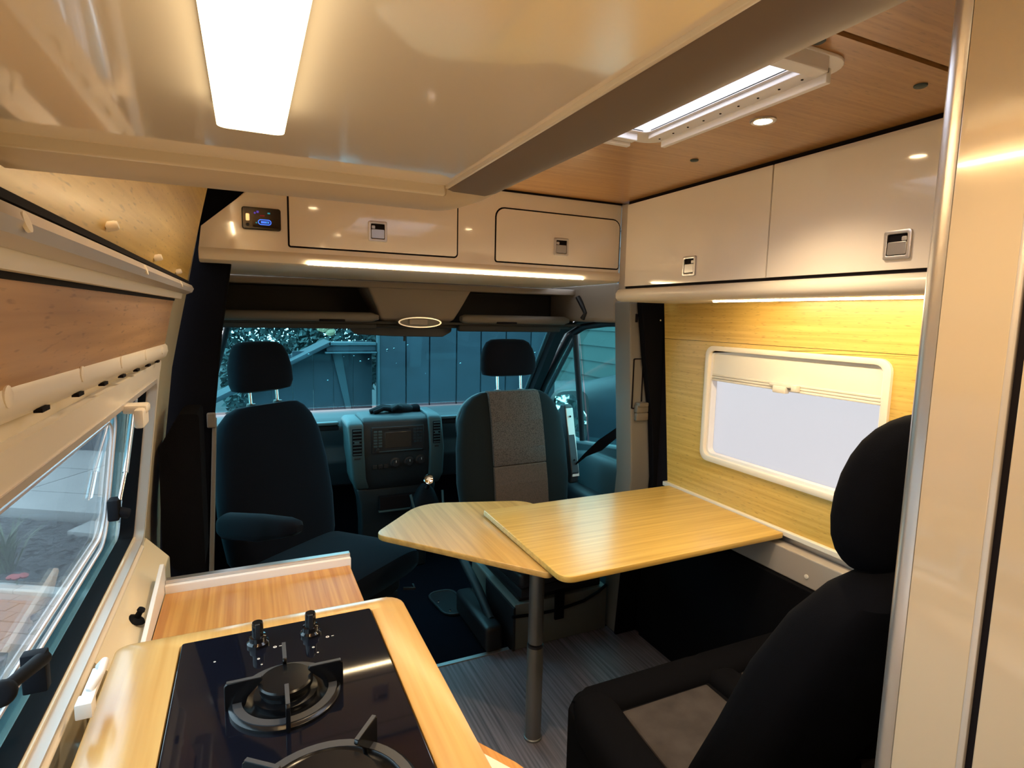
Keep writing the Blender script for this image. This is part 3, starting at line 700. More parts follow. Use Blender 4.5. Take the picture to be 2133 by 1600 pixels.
# cushion with side bolsters around the inserts
cu = [(.655, .70), (.690, 1.12), (.74, 1.165), (1.10, 1.175), (1.48, 1.165), (1.51, 1.12), (1.51, .70)]
v, f = prismg(rpoly(cu, [.02, .03, .05, 0, .05, .03, .02], 5), 2, .02, .425)
obj('cushion', v, f, 'bench_fabric', t, bevel=.03, seg=4)
for k, (x0, x1) in enumerate(((.80, 1.07), (1.19, 1.44))):
    ins = [(x0 - .03, .70), (x0, 1.048), (x1, 1.048), (x1 - .01, .70)]
    obj('insert', *prismg(ins, 2, .40, .430), 'suede', t, bevel=.006)
bol = lambda nm, pts, r: tube(nm, pts, r, 'bench_fabric', t, n=14)
v, f = loftg([[(x, y, z) for x, z in selip(cx_, .415, a_, b_, 3, 20)] for y, cx_, a_, b_ in ((.70, .705, .055, .05), (.9, .715, .058, .052), (1.05, .735, .06, .05), (1.11, .75, .05, .035))])
obj('side_bolster', v, f, 'bench_fabric', t, smooth=True)
v, f = loftg([[(x, y, z) for x, z in selip(1.13, .41, a_, b_, 3, 20)] for y, a_, b_ in ((.70, .05, .045), (.9, .05, .045), (1.05, .05, .04), (1.10, .03, .02))])
obj('middle_bolster', v, f, 'bench_fabric', t, smooth=True)
v, f = loftg([[(x, y, z) for y, z in selip(1.105, .405, b_, a_, 3, 20)] for x, a_, b_ in ((.71, .03, .03), (.76, .045, .052), (1.09, .045, .055), (1.115, .040, .050), (1.14, .045, .055), (1.42, .045, .052), (1.48, .03, .03))])
obj('front_bolster', v, f, 'bench_fabric', t, smooth=True)
for cx in (.985, 1.345):
    hw = .185
    pr_ = [(.900, .36, .9, .8), (.865, .43, 1, 1), (.80, .58, 1.0, 1.05), (.73, .75, 1.0, 1), (.66, .88, .96, .9), (.615, .945, .80, .75), (.585, .975, .55, .5), (.57, .985, .25, .25)]
    b = seat_back(t, cx, hw, pr_, -.17, 'bench_fabric')
    h = zloft('headrest', [(.958, cx, .575, .03, .012), (.966, cx, .578, .07, .032), (.98, cx, .58, .09, .045), (1.02, cx, .575, .125, .062), (1.10, cx, .565, .135, .068), (1.17, cx, .55, .125, .064), (1.215, cx, .535, .10, .052), (1.238, cx, .525, .06, .03), (1.243, cx, .522, .02, .01)], 'bench_fabric', t, e=2.5, sub=1, n=40)
    for s in (-.05, .05): tube('headrest_post', [(cx + s, .56, .93), (cx + s, .567, 1.0)], .006, 'chrome', t, n=10)

# ------------------------------------------------------------------ swivelled cab seats (built facing -y)
def cab_seat(name, label, loc, rz, patterned, arms, kw=1.0, hz=1.0):
    t = thing(name, label, 'seat', loc, rz); ORG[t.name] = Vector((0, 0, 0))
    L = lambda g: g
    bm_ = 'bolster' if patterned else 'fabric'
    cush = [[(x, y, z) for x, z in selip(0, z0, a, b, 4, 28)] for y, z0, a, b in
            ((-.275, .445, .20, .02), (-.265, .440, .225, .045), (-.23, .435, .24, .062), (-.05, .425, .248, .068), (.15, .415, .245, .065), (.22, .415, .23, .05))]
    loft('seat_cushion', cush, bm_, t)
    box('seat_pan', -.20, .20, -.20, .22, .300, .370, 'black', t, bevel=.02, seg=3)
    box('swivel_plate', -.19, .19, -.19, .20, .262, .300, 'black', t, bevel=.006)
    prof = [(.150, .42, .86, .75), (.155, .48, .97, 1), (.175, .62, 1.02, 1.05), (.205, .78, 1.0, 1.0), (.232, .90, .94, .9), (.252, .965, .84, .75), (.266, 1.005, .70, .55), (.274, 1.025, .56, .35), (.278, 1.030, .40, .15)]
    seat_back(t, 0, .250 * kw, prof, .125, bm_)
    if patterned:
        pts = [(.148, .45), (.170, .62), (.187, .70)], [(.187, .703), (.200, .78), (.226, .90), (.244, .965), (.262, 1.012), (.278, 1.032)]
        for nm, pp, mm in (('lower_insert', pts[0], 'weave2'), ('upper_insert', pts[1], 'weave')):
            V, F = [], []
            for y, z in pp:
                hw = .122 + (z - .45) * .0 - max(0, z - .9) * .06
                hw = (.118 + (.98 - z) * .01) * kw
                for x in (-hw, hw): V += [(x, y - .0085, z), (x, y + .03, z)]
            n = len(pp)
            for i in range(n - 1):
                a = 4 * i
                F += [(a, a + 2, a + 6, a + 4), (a + 1, a + 5, a + 7, a + 3), (a, a + 4, a + 5, a + 1), (a + 2, a + 3, a + 7, a + 6)]
            F += [(0, 1, 3, 2), (4 * n - 4, 4 * n - 2, 4 * n - 1, 4 * n - 3)]
            obj(nm, V, F, mm, t, bevel=.004)
    zloft('headrest', [(1.271 - (1.271 - z_) * hz, x_, y_, a_ * (1 + (kw - 1) * .4), b_) for z_, x_, y_, a_, b_ in ((1.098, 0, .325, .09, .02), (1.105, 0, .325, .125, .042), (1.13, 0, .325, .134, .052), (1.18, 0, .33, .132, .053), (1.225, 0, .335, .120, .048), (1.255, 0, .34, .103, .040), (1.268, 0, .342, .080, .026), (1.271, 0, .343, .04, .01))], 'fabric', t, e=3.2)
    for s in (-.062, .062):
        tube('headrest_post', [(s, .312, 1.0), (s, .322, 1.11)], .007, 'chrome', t, n=12)
        lathe('post_collar', [(.018, 0), (.016, .012), (.008, .013)], (s, .313, 1.022), 'black', t, n=16)
    for side, up in arms:
        x = side * .285 * kw
        if up:
            v, f = prismg(rpoly([(.215, .56), (.262, .57), (.345, .90), (.330, .945), (.290, .945), (.205, .62)], .015, 4), 0, x - .022, x + .022)
            a = obj('armrest', v, f, 'dash', t, bevel=.008, seg=3)
            v, f = prismg([(.207, .60), (.230, .60), (.309, .93), (.288, .93)], 0, x - .018, x + .024)
            u = obj('armrest_base', [(p[0], p[1] - .004, p[2]) for p in v], f, 'alu_trim', a, bevel=.003)
            for yy, zz in ((.2255, .68), (.275, .89)):
                lathe('screw', [(.005, 0), (.005, .002), (0, .002)], (x, yy - .006, zz), 'gap', a, n=10, d=(0, -1, .2))
        else:
            sec = [[(x + du, y, z) for du, z in selip(0, z0, a_, b_, 3, 20)] for y, z0, a_, b_ in ((.20, .645, .022, .03), (.17, .650, .032, .045), (.0, .675, .034, .045), (-.12, .700, .032, .032), (-.165, .707, .026, .022), (-.18, .708, .014, .010))]
            loft('armrest', sec, bm_, t)
    # rail and lever below the cushion, seen from behind
    tube('lever', [(.16, -.24, .33), (.19, -.27, .325), (.22, -.24, .32)], .006, 'black', t, n=8)
    return t
drv = cab_seat('swivel_seat', 'swivelled cab seat with grey patterned fabric centre behind the table', (1.136, 2.13, 0), math.radians(3), True, ((1, True),), kw=1.13)
ps = cab_seat('swivel_seat', 'black cab seat turned towards the table with its armrest down', (.245, 2.17, -.01), math.radians(38), False, ((-1, False),), hz=1.12)
t = thing('seat_box', 'pale grey seat pedestal box under the patterned cab seat', 'seat box', (1.19, 2.25, 0))
box('box', .962, 1.417, 2.0, 2.50, 0, .20, 'box_dark', t, bevel=.008)
box('bracket', .99, 1.39, 2.02, 2.42, .20, .262, 'black', t, bevel=.004)
box('cover_edge', .955, .966, 1.995, 2.3, .0, .19, 'black', t, bevel=.003)
t = thing('seat_box', 'black seat pedestal box under the passenger seat', 'seat box', (.265, 2.28, 0))
box('box', .05, .46, 2.0, 2.45, -.002, .20, 'black', t, bevel=.01)
box('bracket', .10, .43, 2.10, 2.46, .20, .252, 'black', t, bevel=.004)
o = tube('cable', [(.945, 1.985, .16), (1.05, 1.985, .150), (1.15, 1.98, .150), (1.28, 1.98, .165), (1.36, 1.985, .19), (1.40, 1.985, .215)], .0065, 'rubber', n=10)
tag(o, 'black cable drooping across the front of the pale seat box', 'cable')
o = obj('strap', *boxg(1.135, 1.178, 1.965, 1.978, .115, .34), 'felt', None, bevel=.003)
tag(o, 'short black strap hanging in front of the pale seat box', 'strap')

# ------------------------------------------------------------------ cab
# headliner with shelf recesses
hl = sroot('trim_5', (.7, 2.5, 1.4), 'greige cab headliner with two dark storage recesses over the windscreen')
box('fascia', -.16, 1.56, 2.40, 2.46, 1.484, 1.512, 'headliner', hl, bevel=.008)
box('recess_back', -.16, 1.56, 2.66, 2.68, 1.33, 1.53, 'header_dark', hl, bevel=0)
box('recess_top', -.16, 1.56, 2.45, 2.68, 1.486, 1.50, 'header_dark', hl, bevel=0)
box('recess_floor', -.16, 1.50, 2.44, 2.68, 1.335, 1.345, 'header_dark', hl, bevel=0)
hump = []
for y, z, a, b in ((2.405, 1.512, 1.06 / 2, 0), (2.41, 1.490, .46 / 2, 0), (2.42, 1.45, .42 / 2, 0), (2.435, 1.40, .37 / 2, 0), (2.46, 1.355, .33 / 2, 0), (2.50, 1.335, .28 / 2, 0)):
    hump.append((y, z, a))
V, F = [], []
for y, z, a in hump:
    V += [(.682 - a, y, z), (.682 + a, y, z), (.682 + a, 2.66, z), (.682 - a, 2.66, z)]
for i in range(len(hump) - 1):
    q = 4 * i; F += [(q, q + 1, q + 5, q + 4), (q + 1, q + 2, q + 6, q + 5), (q + 2, q + 3, q + 7, q + 6), (q + 3, q, q + 4, q + 7)]
n = 4 * (len(hump) - 1); F += [(0, 3, 2, 1), (n, n + 1, n + 2, n + 3)]
obj('console_hump', V, F, 'headliner', hl, bevel=.012, seg=3)
for x0, x1 in ((-.10, .500), (.868, 1.42)):
    sec = lambda x, k: [(x, 2.40 + u, v) for u, v in selip(.03, 1.362, .035 * k, .020 * k, 3, 20)]
    loft('shelf_lip', [sec(x0, .6), sec(x0 + .02, 1), sec(x1 - .03, 1), sec(x1, .5)], 'lip', hl)
    box('lip_grip', x0 + .36 * (1 if x0 < 0 else .45), x0 + .36 * (1 if x0 < 0 else .45) + .10, 2.392, 2.41, 1.343, 1.352, 'gap', hl, bevel=.003)
box('side_lining', 1.44, 1.60, 2.06, 2.66, 1.36, 1.53, 'headliner', hl, bevel=.02, seg=3)
box('side_lining', -.22, -.10, 1.98, 2.66, 1.36, 1.53, 'headliner', hl, bevel=.02, seg=3)
box('header_strip', -.12, 1.48, 2.50, 2.62, 1.318, 1.337, 'header_dark', hl, bevel=.006)
tube('grab_handle', [(1.43, 2.36, 1.475), (1.435, 2.33, 1.44), (1.44, 2.30, 1.40), (1.435, 2.32, 1.375)], .012, 'black', hl)
t = thing('dome_lamp', 'oval unlit interior lamp in the headliner console over the windscreen', 'lamp', (.675, 2.45, 1.34))
el = [(.672 + .095 * math.cos(a), 1.344 + .023 * math.sin(a)) for a in [i * math.pi / 20 for i in range(40)]]
e2 = [(.672 + .088 * math.cos(a), 1.344 + .018 * math.sin(a)) for a in [i * math.pi / 20 for i in range(40)]]
frame('bezel', el, e2, 1, 2.395, 2.47, 'chrome', t)
prism('lens', e2, 1, 2.402, 2.46, 'trim_grey', t)
box('switch', .625, .705, 2.396, 2.404, 1.333, 1.358, 'headliner', t, bevel=.003)
for o, lab in ((obj('sun_visor', *prismg(rrect(-.09, .50, 1.312, 1.337, .01, 4), 1, 2.46, 2.49), 'header_dark', None, bevel=.006), 'folded dark sun visor at the top of the windscreen, left of the oval lamp'),
               (obj('sun_visor', *prismg(rrect(.87, 1.40, 1.305, 1.337, .01, 4), 1, 2.46, 2.49), 'header_dark', None, bevel=.006), 'folded dark sun visor at the top of the windscreen, right of the oval lamp')):
    tag(o, lab, 'sun visor')
t = thing('rear_view_mirror', 'black interior mirror under the oval lamp at the windscreen top', 'mirror', (.62, 2.6, 1.30))
prism('housing', rpoly([(.392, 1.322), (.43, 1.285), (.60, 1.277), (.83, 1.275), (.875, 1.30), (.875, 1.322)], .02, 4), 1, 2.575, 2.61, 'black', t, bevel=.008)
tube('stalk', [(.655, 2.60, 1.285), (.655, 2.605, 1.255)], .006, 'black', t)

# windscreen
w3 = sroot('window_3', (.68, 2.9, .85))
wsq = [(-.205, 3.22, .86), (1.565, 3.22, .86), (1.425, 2.60, 1.345), (-.065, 2.60, 1.345)]
V = wsq + [(x, y + .004, z + .003) for x, y, z in wsq]
obj('glass', V, [(0, 1, 2, 3), (7, 6, 5, 4), (0, 4, 5, 1), (1, 5, 6, 2), (2, 6, 7, 3), (3, 7, 4, 0)], 'wind', w3)
tube('edge_seal', [(1.565, 3.215, .86), (1.50, 2.93, 1.085), (1.43, 2.62, 1.33)], .010, 'dash_light', w3)
tube('edge_seal', [(-.205, 3.215, .86), (-.14, 2.93, 1.085), (-.07, 2.62, 1.33)], .012, 'black', w3)
g = []
random.seed(3)
nrm = Vector((0, .485, .62)).normalized()
for k in range(34):
    u, v_ = (random.random() * .55 + .02, random.random() * .45 + .5) if k < 26 else (random.random(), random.random() * .7 + .3)
    a = Vector(wsq[0]).lerp(Vector(wsq[1]), u); b = Vector(wsq[3]).lerp(Vector(wsq[2]), u); p = a.lerp(b, v_)
    r = .002 + random.random() * .004
    g.append(latheg([(r, .003), (r * .8, .003 + r * .35), (0, .003 + r * .5)], p, 8, nrm))
o = obj('rain_drops', *join(g), 'mirror', w3, smooth=True); o['kind'] = 'stuff'
# right A pillar, driver door
t6 = struct(loft('trim_6', [[(x + du, y, z + dz) for du, dz in ((-.030, .012), (.012, .018), (.055, -.004), (.048, -.040), (.0, -.036))] for x, y, z in ((1.600, 3.22, .86), (1.535, 2.93, 1.085), (1.470, 2.64, 1.325), (1.47, 2.55, 1.375))], 'dash'), "dark windscreen pillar on the driver's side")
d1 = sroot('door_1', (1.65, 2.6, .3), "driver's door with window, quarter glass and mirror")
dx = lambda z: 1.700 - max(0, z - .70) * .22
dm = lambda y, z, w: (dx(z) + w, y, z)
frame_path = [(2.02, .70), (2.02, 1.355), (2.30, 1.357), (2.50, 1.338), (2.66, 1.285), (2.82, 1.165), (3.02, 1.005), (3.26, .80)]
tube('frame', [dm(y, z, .0) for y, z in frame_path], .020, 'black', d1)
tube('frame_seal', [dm(y, z, -.022) for y, z in [(2.0, 1.372), (2.30, 1.378), (2.51, 1.358), (2.69, 1.300), (2.85, 1.180), (3.05, 1.02), (3.29, .80)]], .013, 'dash_light', d1)
tube('divider', [dm(2.60, 1.31, 0), dm(2.70, .69, 0)], .017, 'black', d1)
tube('quarter_frame', [dm(2.60, 1.275, -.004), dm(2.78, 1.13, -.004), dm(3.0, .95, -.004), dm(3.19, .79, -.004)], .012, 'dash_light', d1)
for nm, pts in (('glass', [(2.02, .70), (2.64, .66), (2.575, 1.315), (2.50, 1.338), (2.30, 1.357), (2.02, 1.355)]), ('quarter_glass', [(2.66, .66), (3.26, .66), (3.26, .80), (3.02, 1.005), (2.82, 1.165), (2.59, 1.30)])):
    n = len(pts); V = [dm(y, z, w_) for w_ in (.012, .016) for y, z in pts]
    obj(nm, V, [tuple(range(n)), tuple(range(2 * n - 1, n - 1, -1))] + [(i, (i + 1) % n, n + (i + 1) % n, n + i) for i in range(n)], 'side', d1)
v, f = prismg([(1.98, -.1), (3.35, -.1), (3.35, .72), (2.70, .690), (2.15, .762), (1.98, .765)], 0, 1.655, 1.72)
obj('door_panel', v, f, 'dash_light', d1, bevel=.012, seg=3)
loft('door_bulge', [[(1.66 + u, y, z) for u, z in selip(0, .56, a, b, 3, 24)] for y, a, b in ((2.02, .03, .10), (2.10, .055, .13), (2.5, .055, .12), (2.7, .03, .08))], 'dash_light', d1)
loft('door_pocket', [[(1.63 + u, y, z) for u, z in selip(0, .42, a, b, 3, 24)] for y, a, b in ((2.02, .05, .05), (2.10, .09, .07), (2.5, .09, .07), (2.7, .04, .05))], 'black', d1)
box('sill_edge', 1.60, 1.64, 1.99, 2.75, .345, .36, 'trim_grey', d1, bevel=.005)
lathe('lock_pin', [(.005, 0), (.005, .02), (.004, .024), (0, .024)], (1.70, 2.34, .735), 'black', d1, n=10)
mh = [[(x, y, z) for x, z in selip(1.868, .735, a, b, 4, 28)] for y, a, b in ((3.12, .136, .178), (3.15, .142, .186), (3.23, .10, .16), (3.28, .05, .09))]
hs = loft('mirror_housing', mh, 'black', d1)
mt = Matrix.Rotation(math.radians(7), 3, 'Z') @ Matrix.Rotation(math.radians(-5.5), 3, 'X')
for z0, z1 in ((.655, .890), (.575, .640)):
    v, f = prismg(rrect(1.745, 1.985, z0, z1, .014, 4), 1, 3.108, 3.116)
    v, f = rot((v, f), mt, (1.872, 3.112, (z0 + z1) / 2)); obj('mirror_glass', v, f, 'mirror', hs)
tube('mirror_arm', [(1.70, 3.18, .66), (1.80, 3.17, .70)], .03, 'black', d1)
# passenger door
d2 = sroot('door_2', (-.3, 2.6, .3), 'passenger door beyond the black pillar')
v, f = prismg([(1.98, -.1), (3.35, -.1), (3.35, .72), (2.70, .690), (2.15, .762), (1.98, .765)], 0, -.36, -.295)
obj('door_panel', v, f, 'dash_light', d2, bevel=.012, seg=3)
loft('door_pocket', [[(-.27 + u, y, z) for u, z in selip(0, .36, a, b, 3, 24)] for y, a, b in ((2.02, .04, .05), (2.10, .07, .08), (2.6, .07, .08), (2.8, .03, .05))], 'dash_light', d2)
dxl = lambda z: -.335 + max(0, z - .70) * .22
pts = [(2.02, .70), (3.26, .66), (3.26, .80), (3.02, 1.005), (2.82, 1.165), (2.59, 1.30), (2.30, 1.357), (2.02, 1.355)]
n = len(pts); V = [(dxl(z) + w_, y, z) for w_ in (-.012, -.016) for y, z in pts]
obj('glass', V, [tuple(range(n)), tuple(range(2 * n - 1, n - 1, -1))] + [(i, (i + 1) % n, n + (i + 1) % n, n + i) for i in range(n)], 'side', d2)
tube('frame', [(dxl(z), y, z) for y, z in frame_path], .022, 'black', d2)
# outer roof and nose
struct(box('trim_7', -.25, 1.62, 1.86, 2.70, 1.80, 1.84, 'van_skin', bevel=0), 'cab roof skin')
struct(box('trim_8', -.25, 1.62, 2.68, 2.70, 1.35, 1.82, 'van_skin', bevel=0), 'roof front skin above the windscreen')
struct(box('trim_9', -.36, 1.75, 3.30, 3.34, -.1, .62, 'carpet', bevel=0), 'bulkhead ahead of the dashboard')

# dashboard
t = thing('dashboard', 'dark slate dashboard with centre console, radio and two side vents', 'dashboard', (.68, 2.9, .3))
pd = [(3.25, .845), (3.02, .838), (2.96, .828), (2.93, .800), (2.935, .765), (2.96, .70), (2.94, .62), (3.0, .48), (3.28, .42)]
prism('dash_top', pd, 0, -.24, 1.66, 'dash', t, bevel=.012, seg=3)
for x0, x1 in ((.16, .402), (.93, 1.12)):
    box('dash_slot', x0, x1, 2.926, 2.95, .790, .812, 'gap', t, bevel=.004)
    box('dash_rail', x0, x1, 2.922, 2.96, .816, .832, 'dash_light', t, bevel=.005)
# console: centre block flanked by two lighter vent pillars
CY = 2.78
def slab_loft(name, rows, mat, dep, parent, bev=.012):
    V, F = [], []
    for z, xa, xb, y in rows:
        V += [(xa, y, z), (xb, y, z), (xb, dep, z), (xa, dep, z)]
    for i in range(len(rows) - 1):
        q = 4 * i; F += [(q, q + 1, q + 5, q + 4), (q + 1, q + 2, q + 6, q + 5), (q + 2, q + 3, q + 7, q + 6), (q + 3, q, q + 4, q + 7)]
    n = 4 * (len(rows) - 1); F += [(0, 3, 2, 1), (n, n + 1, n + 2, n + 3)]
    return obj(name, V, F, mat, parent, bevel=bev, seg=3)
slab_loft('console', [(.868, .50, .82, CY + .03), (.850, .49, .83, CY + .004), (.70, .49, .84, CY), (.55, .50, .84, CY + .015), (.49, .52, .83, CY + .05)], 'dash', 2.99, t)
slab_loft('vent_pillar', [(.858, .435, .495, CY + .02), (.842, .418, .497, CY - .012), (.70, .430, .50, CY - .018), (.56, .445, .51, CY), (.505, .462, .53, CY + .03)], 'dash_light', 2.99, t)
slab_loft('vent_pillar', [(.878, .820, .878, CY + .02), (.862, .818, .892, CY - .012), (.70, .828, .905, CY - .018), (.56, .828, .905, CY), (.505, .812, .89, CY + .03)], 'dash_light', 2.99, t)
slab_loft('lower_console', [(.50, .47, .88, CY + .05), (.42, .49, .87, CY + .06), (.30, .50, .86, CY + .10), (.0, .50, .86, CY + .16)], 'dash', 2.99, t)
box('tray', .58, .775, CY + .03, CY + .06, .385, .455, 'gap', t, bevel=.004)
box('tray_lip', .575, .78, CY + .025, CY + .045, .375, .384, 'dash_light', t, bevel=.002)
for xa, xb, za, zb in ((.441, .487, .690, .822), (.843, .882, .725, .840)):
    vn = box('vent', xa, xb, CY - .0205, CY - .010, za, zb, 'gap', t, bevel=.003)
    n = 8
    for k in range(n):
        z = za + (zb - za) * (k + .5) / n
        box('slat', xa + .003, xb - .003, CY - .0245, CY - .016, z - .0022, z + .0022, 'dash_light', vn, bevel=.0008)
    z = za + (zb - za) * .5
    box('vent_tab', xa + .010, xb - .014, CY - .029, CY - .02, z - .004, z + .004, 'dash_light', vn, bevel=.001)
    box('vent_wheel', xa + .008, xb - .008, CY - .0215, CY - .015, za - .018, za - .011, 'black', t, bevel=.001)
r = box('radio', .535, .800, CY - .006, CY + .02, .690, .822, 'black', t, bevel=.004)
box('radio_screen', .600, .735, CY - .009, CY, .715, .795, 'screen', r, bevel=.002)
box('radio_rail', .560, .790, CY - .010, CY, .697, .701, 'dash_light', r, bevel=.001)
box('disc_slot', .62, .72, CY - .0075, CY, .806, .809, 'gap', r, bevel=0)
for k in range(6):
    for q in range(2):
        box('radio_button', .545 + q * .023, .563 + q * .023, CY - .0095, CY, .795 - k * .0145, .804 - k * .0145, 'dash_light', r, bevel=.001)
for k in range(5):
    for q in range(3):
        box('radio_button', .744 + q * .016, .757 + q * .016, CY - .0095, CY, .797 - k * .0155, .807 - k * .0155, 'dash', r, bevel=.001)
lathe('radio_knob', [(.011, 0), (.010, .012), (0, .013)], (.562, CY - .006, .708), 'black', r, n=18, d=(0, -1, 0))
for x, z in ((.655, .635), (.725, .635), (.785, .640)):
    k = lathe('heater_knob', [(.026, 0), (.026, .004), (.018, .006), (.017, .018), (0, .019)], (x, CY + .006, z), 'black', t, n=24, d=(0, -1, 0))
    box('knob_mark', x - .0015, x + .0015, CY - .0145, CY - .011, z + .004, z + .015, 'grey_mark', k, bevel=0)
for k in range(3): box('switch', .54 + .027 * k, .563 + .027 * k, CY - .004, CY + .02, .612, .632, 'black', t, bevel=.002)
# steering wheel, gear lever, gloves
t = thing('steering_wheel', 'dark steering wheel almost hidden behind the patterned seat', 'steering wheel', (1.12, 2.72, .8))
m = Matrix.Rotation(math.radians(-28), 3, 'X'); cw = Vector((1.168, 2.74, .785))
ring = [cw + m @ Vector((.195 * math.cos(a), .0, .195 * math.sin(a))) for a in [i * math.pi / 20 for i in range(40)]]
tube('rim', ring, .015, 'black', t, n=10, close=True)
lathe('hub', [(.07, 0), (.065, .03), (.04, .05)], cw, 'black', t, n=24, d=m @ Vector((0, -1, 0)))
for a in (0, 180, 270):
    a = math.radians(a); tube('spoke', [cw + m @ Vector((.05 * math.cos(a), 0, .05 * math.sin(a))), cw + m @ Vector((.19 * math.cos(a), 0, .19 * math.sin(a)))], .013, 'black', t)
tube('column', [cw, cw + Vector((0, .14, -.03))], .035, 'black', t)
t = thing('gear_lever', 'black gear lever with a bright ringed knob in front of the console', 'gear lever', (.775, 2.6, .5))
pk = Vector((.772, 2.59, .588)); dn = Vector((-.25, -.8, .55)).normalized()
lathe('knob', [(.010, -.03), (.024, -.015), (.026, 0), (.022, .008), (0, .010)], pk, 'black_gloss', t, n=28, d=dn)
lathe('knob_ring', [(.019, .0085), (.026, .002), (.0275, .002), (.025, .009), (.019, .0115)], pk, 'chrome', t, n=28, d=dn)
lathe('knob_cap', [(.010, .009), (.010, .0125), (0, .013)], pk, 'alu', t, n=18, d=dn)
tube('shaft', [pk - dn * .02, (.785, 2.66, .53), (.79, 2.72, .50)], .010, 'black', t)
loft('gaiter', [[(.785 + u, 2.70 + v_, z) for u, v_ in selip(0, 0, a, a * .8, 3, 24)] for z, a in ((.535, .02), (.50, .045), (.45, .065), (.40, .075))], 'rubber', t)
tube('frame', [(.70, 2.66, .50), (.715, 2.64, .42), (.75, 2.64, .385), (.83, 2.64, .385), (.865, 2.65, .42), (.868, 2.68, .50)], .006, 'dash_light', t)
t = thing('glove', 'dark crumpled work glove lying on top of the dashboard', 'glove', (.69, 2.95, .868))
loft('palm', [[(x, y, z) for y, z in selip(2.945, .880, a, b, 2.5, 16)] for x, a, b in ((.655, .03, .012), (.68, .045, .022), (.72, .05, .030), (.76, .045, .024), (.785, .035, .014))], 'rubber', t)
for k, (y, ln) in enumerate(((2.905, .095), (2.925, .11), (2.95, .105), (2.975, .085))):
    tube('finger', [(.68, y, .885), (.66 - ln * .4, y - .004, .893), (.665 - ln, y - .008, .876)], [.012, .0125, .010], 'rubber', t, n=10)
tube('thumb', [(.715, 2.905, .892), (.69, 2.88, .903), (.655, 2.87, .890)], [.013, .012, .010], 'rubber', t, n=10)
loft('cuff', [[(x, y, z) for y, z in selip(2.945, .880, a, b, 2.5, 16)] for x, a, b in ((.775, .038, .016), (.80, .045, .022), (.815, .044, .021))], 'felt', t)
# seat belt
V = []
bp = [((1.512, 1.935, .975), (.018, .0, -.014)), ((1.515, 2.02, .925), (.018, .01, -.014)), ((1.50, 2.10, .865), (.004, .006, .022)), ((1.475, 2.19, .790), (-.004, .010, .022)), ((1.455, 2.28, .725), (.002, .012, .004)), ((1.455, 2.36, .665), (.002, -.02, .022)), ((1.475, 2.45, .60), (.002, -.02, .022))]
n = len(bp)
for p, d in bp:
    p, d = Vector(p), Vector(d); nn = Vector((.0012, -.0012, .0004))
    V += [p - d + nn, p + d + nn, p + d - nn, p - d - nn]
F = []
for i in range(n - 1):
    q = 4 * i; F += [(q, q + 1, q + 5, q + 4), (q + 1, q + 2, q + 6, q + 5), (q + 2, q + 3, q + 7, q + 6), (q + 3, q, q + 4, q + 7)]
F += [(0, 3, 2, 1), (4 * n - 4, 4 * n - 3, 4 * n - 2, 4 * n - 1)]
tag(obj('seat_belt', V, F, 'felt', None, smooth=False), "twisted black seat belt slanting from the grey pillar across the driver's window", 'seat belt')
# floor fittings
t = thing('handbrake', 'dark blue-grey handbrake lever beside the pale seat box', 'lever', (.90, 2.2, 0))
box('bracket', .845, .925, 2.02, 2.40, -.001, .11, 'black', t, bevel=.02, seg=3)
tube('grip', [(.875, 2.40, .26), (.895, 2.24, .17), (.90, 2.10, .10)], [.019, .021, .017], 'dash', t)
lathe('button', [(.010, 0), (.010, .012), (0, .014)], (.873, 2.415, .269), 'chrome', t, n=14, d=(-.12, .85, .5))
t = thing('floor_hatch', 'small ringed black hatch on the dark cab floor', 'hatch', (.80, 2.42, 0))
hp = rpoly([(.76, 2.60), (.79, 2.36), (.90, 2.36), (.90, 2.60)], .06, 5)
prism('plate', hp, 2, 0, .006, 'black', t, bevel=.002)
tube('rim', [(x, y, .006) for x, y in hp], .006, 'dash', t, n=8, close=True)
for x, y in ((.795, 2.50), (.82, 2.40)): lathe('screw', [(.006, 0), (.005, .003), (0, .004)], (x, y, .006), 'chrome', t, n=10)

# ------------------------------------------------------------------ outside
GZ = -.65
struct(box('floor.002', -30, 30, -12, 40, GZ - .1, GZ - .03, 'soil', bevel=0), 'dark ground outside the van')
# ahead: dark timber outbuilding with lean-to roof
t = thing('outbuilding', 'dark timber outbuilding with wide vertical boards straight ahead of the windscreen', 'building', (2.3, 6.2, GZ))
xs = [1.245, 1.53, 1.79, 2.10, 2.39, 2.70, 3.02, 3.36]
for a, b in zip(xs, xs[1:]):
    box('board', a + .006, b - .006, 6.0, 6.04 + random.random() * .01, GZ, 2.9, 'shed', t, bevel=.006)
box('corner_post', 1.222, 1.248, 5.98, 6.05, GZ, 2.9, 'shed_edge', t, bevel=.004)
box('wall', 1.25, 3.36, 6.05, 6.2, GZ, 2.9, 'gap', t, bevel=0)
t = thing('garden_shed', 'low shed with a sloping roof left of the tall dark outbuilding', 'shed', (.8, 6.4, GZ))
for k in range(6):
    box('board', .0 + .205 * k, .20 + .205 * k, 6.3, 6.33, GZ, .90 + (.035 * k), 'shed', t, bevel=.004)
v, f = prismg([(-.45, .471), (.76, 1.085), (.76, 1.045), (-.45, .421)], 1, 6.0, 6.6); obj('roof_slope', v, f, 'roofing', t, bevel=.004)
box('roof_edge', .74, 1.215, 6.0, 6.05, 1.045, 1.075, 'shed_edge', t, bevel=.004)
box('fascia', .72, 1.215, 6.03, 6.10, .985, 1.045, 'shed', t, bevel=.003)
box('gutter', .70, 1.215, 5.97, 6.03, .962, .980, 'shed_edge', t, bevel=.006)
box('roof_top', .74, 1.215, 6.05, 6.6, 1.03, 1.06, 'roofing', t, bevel=.003)
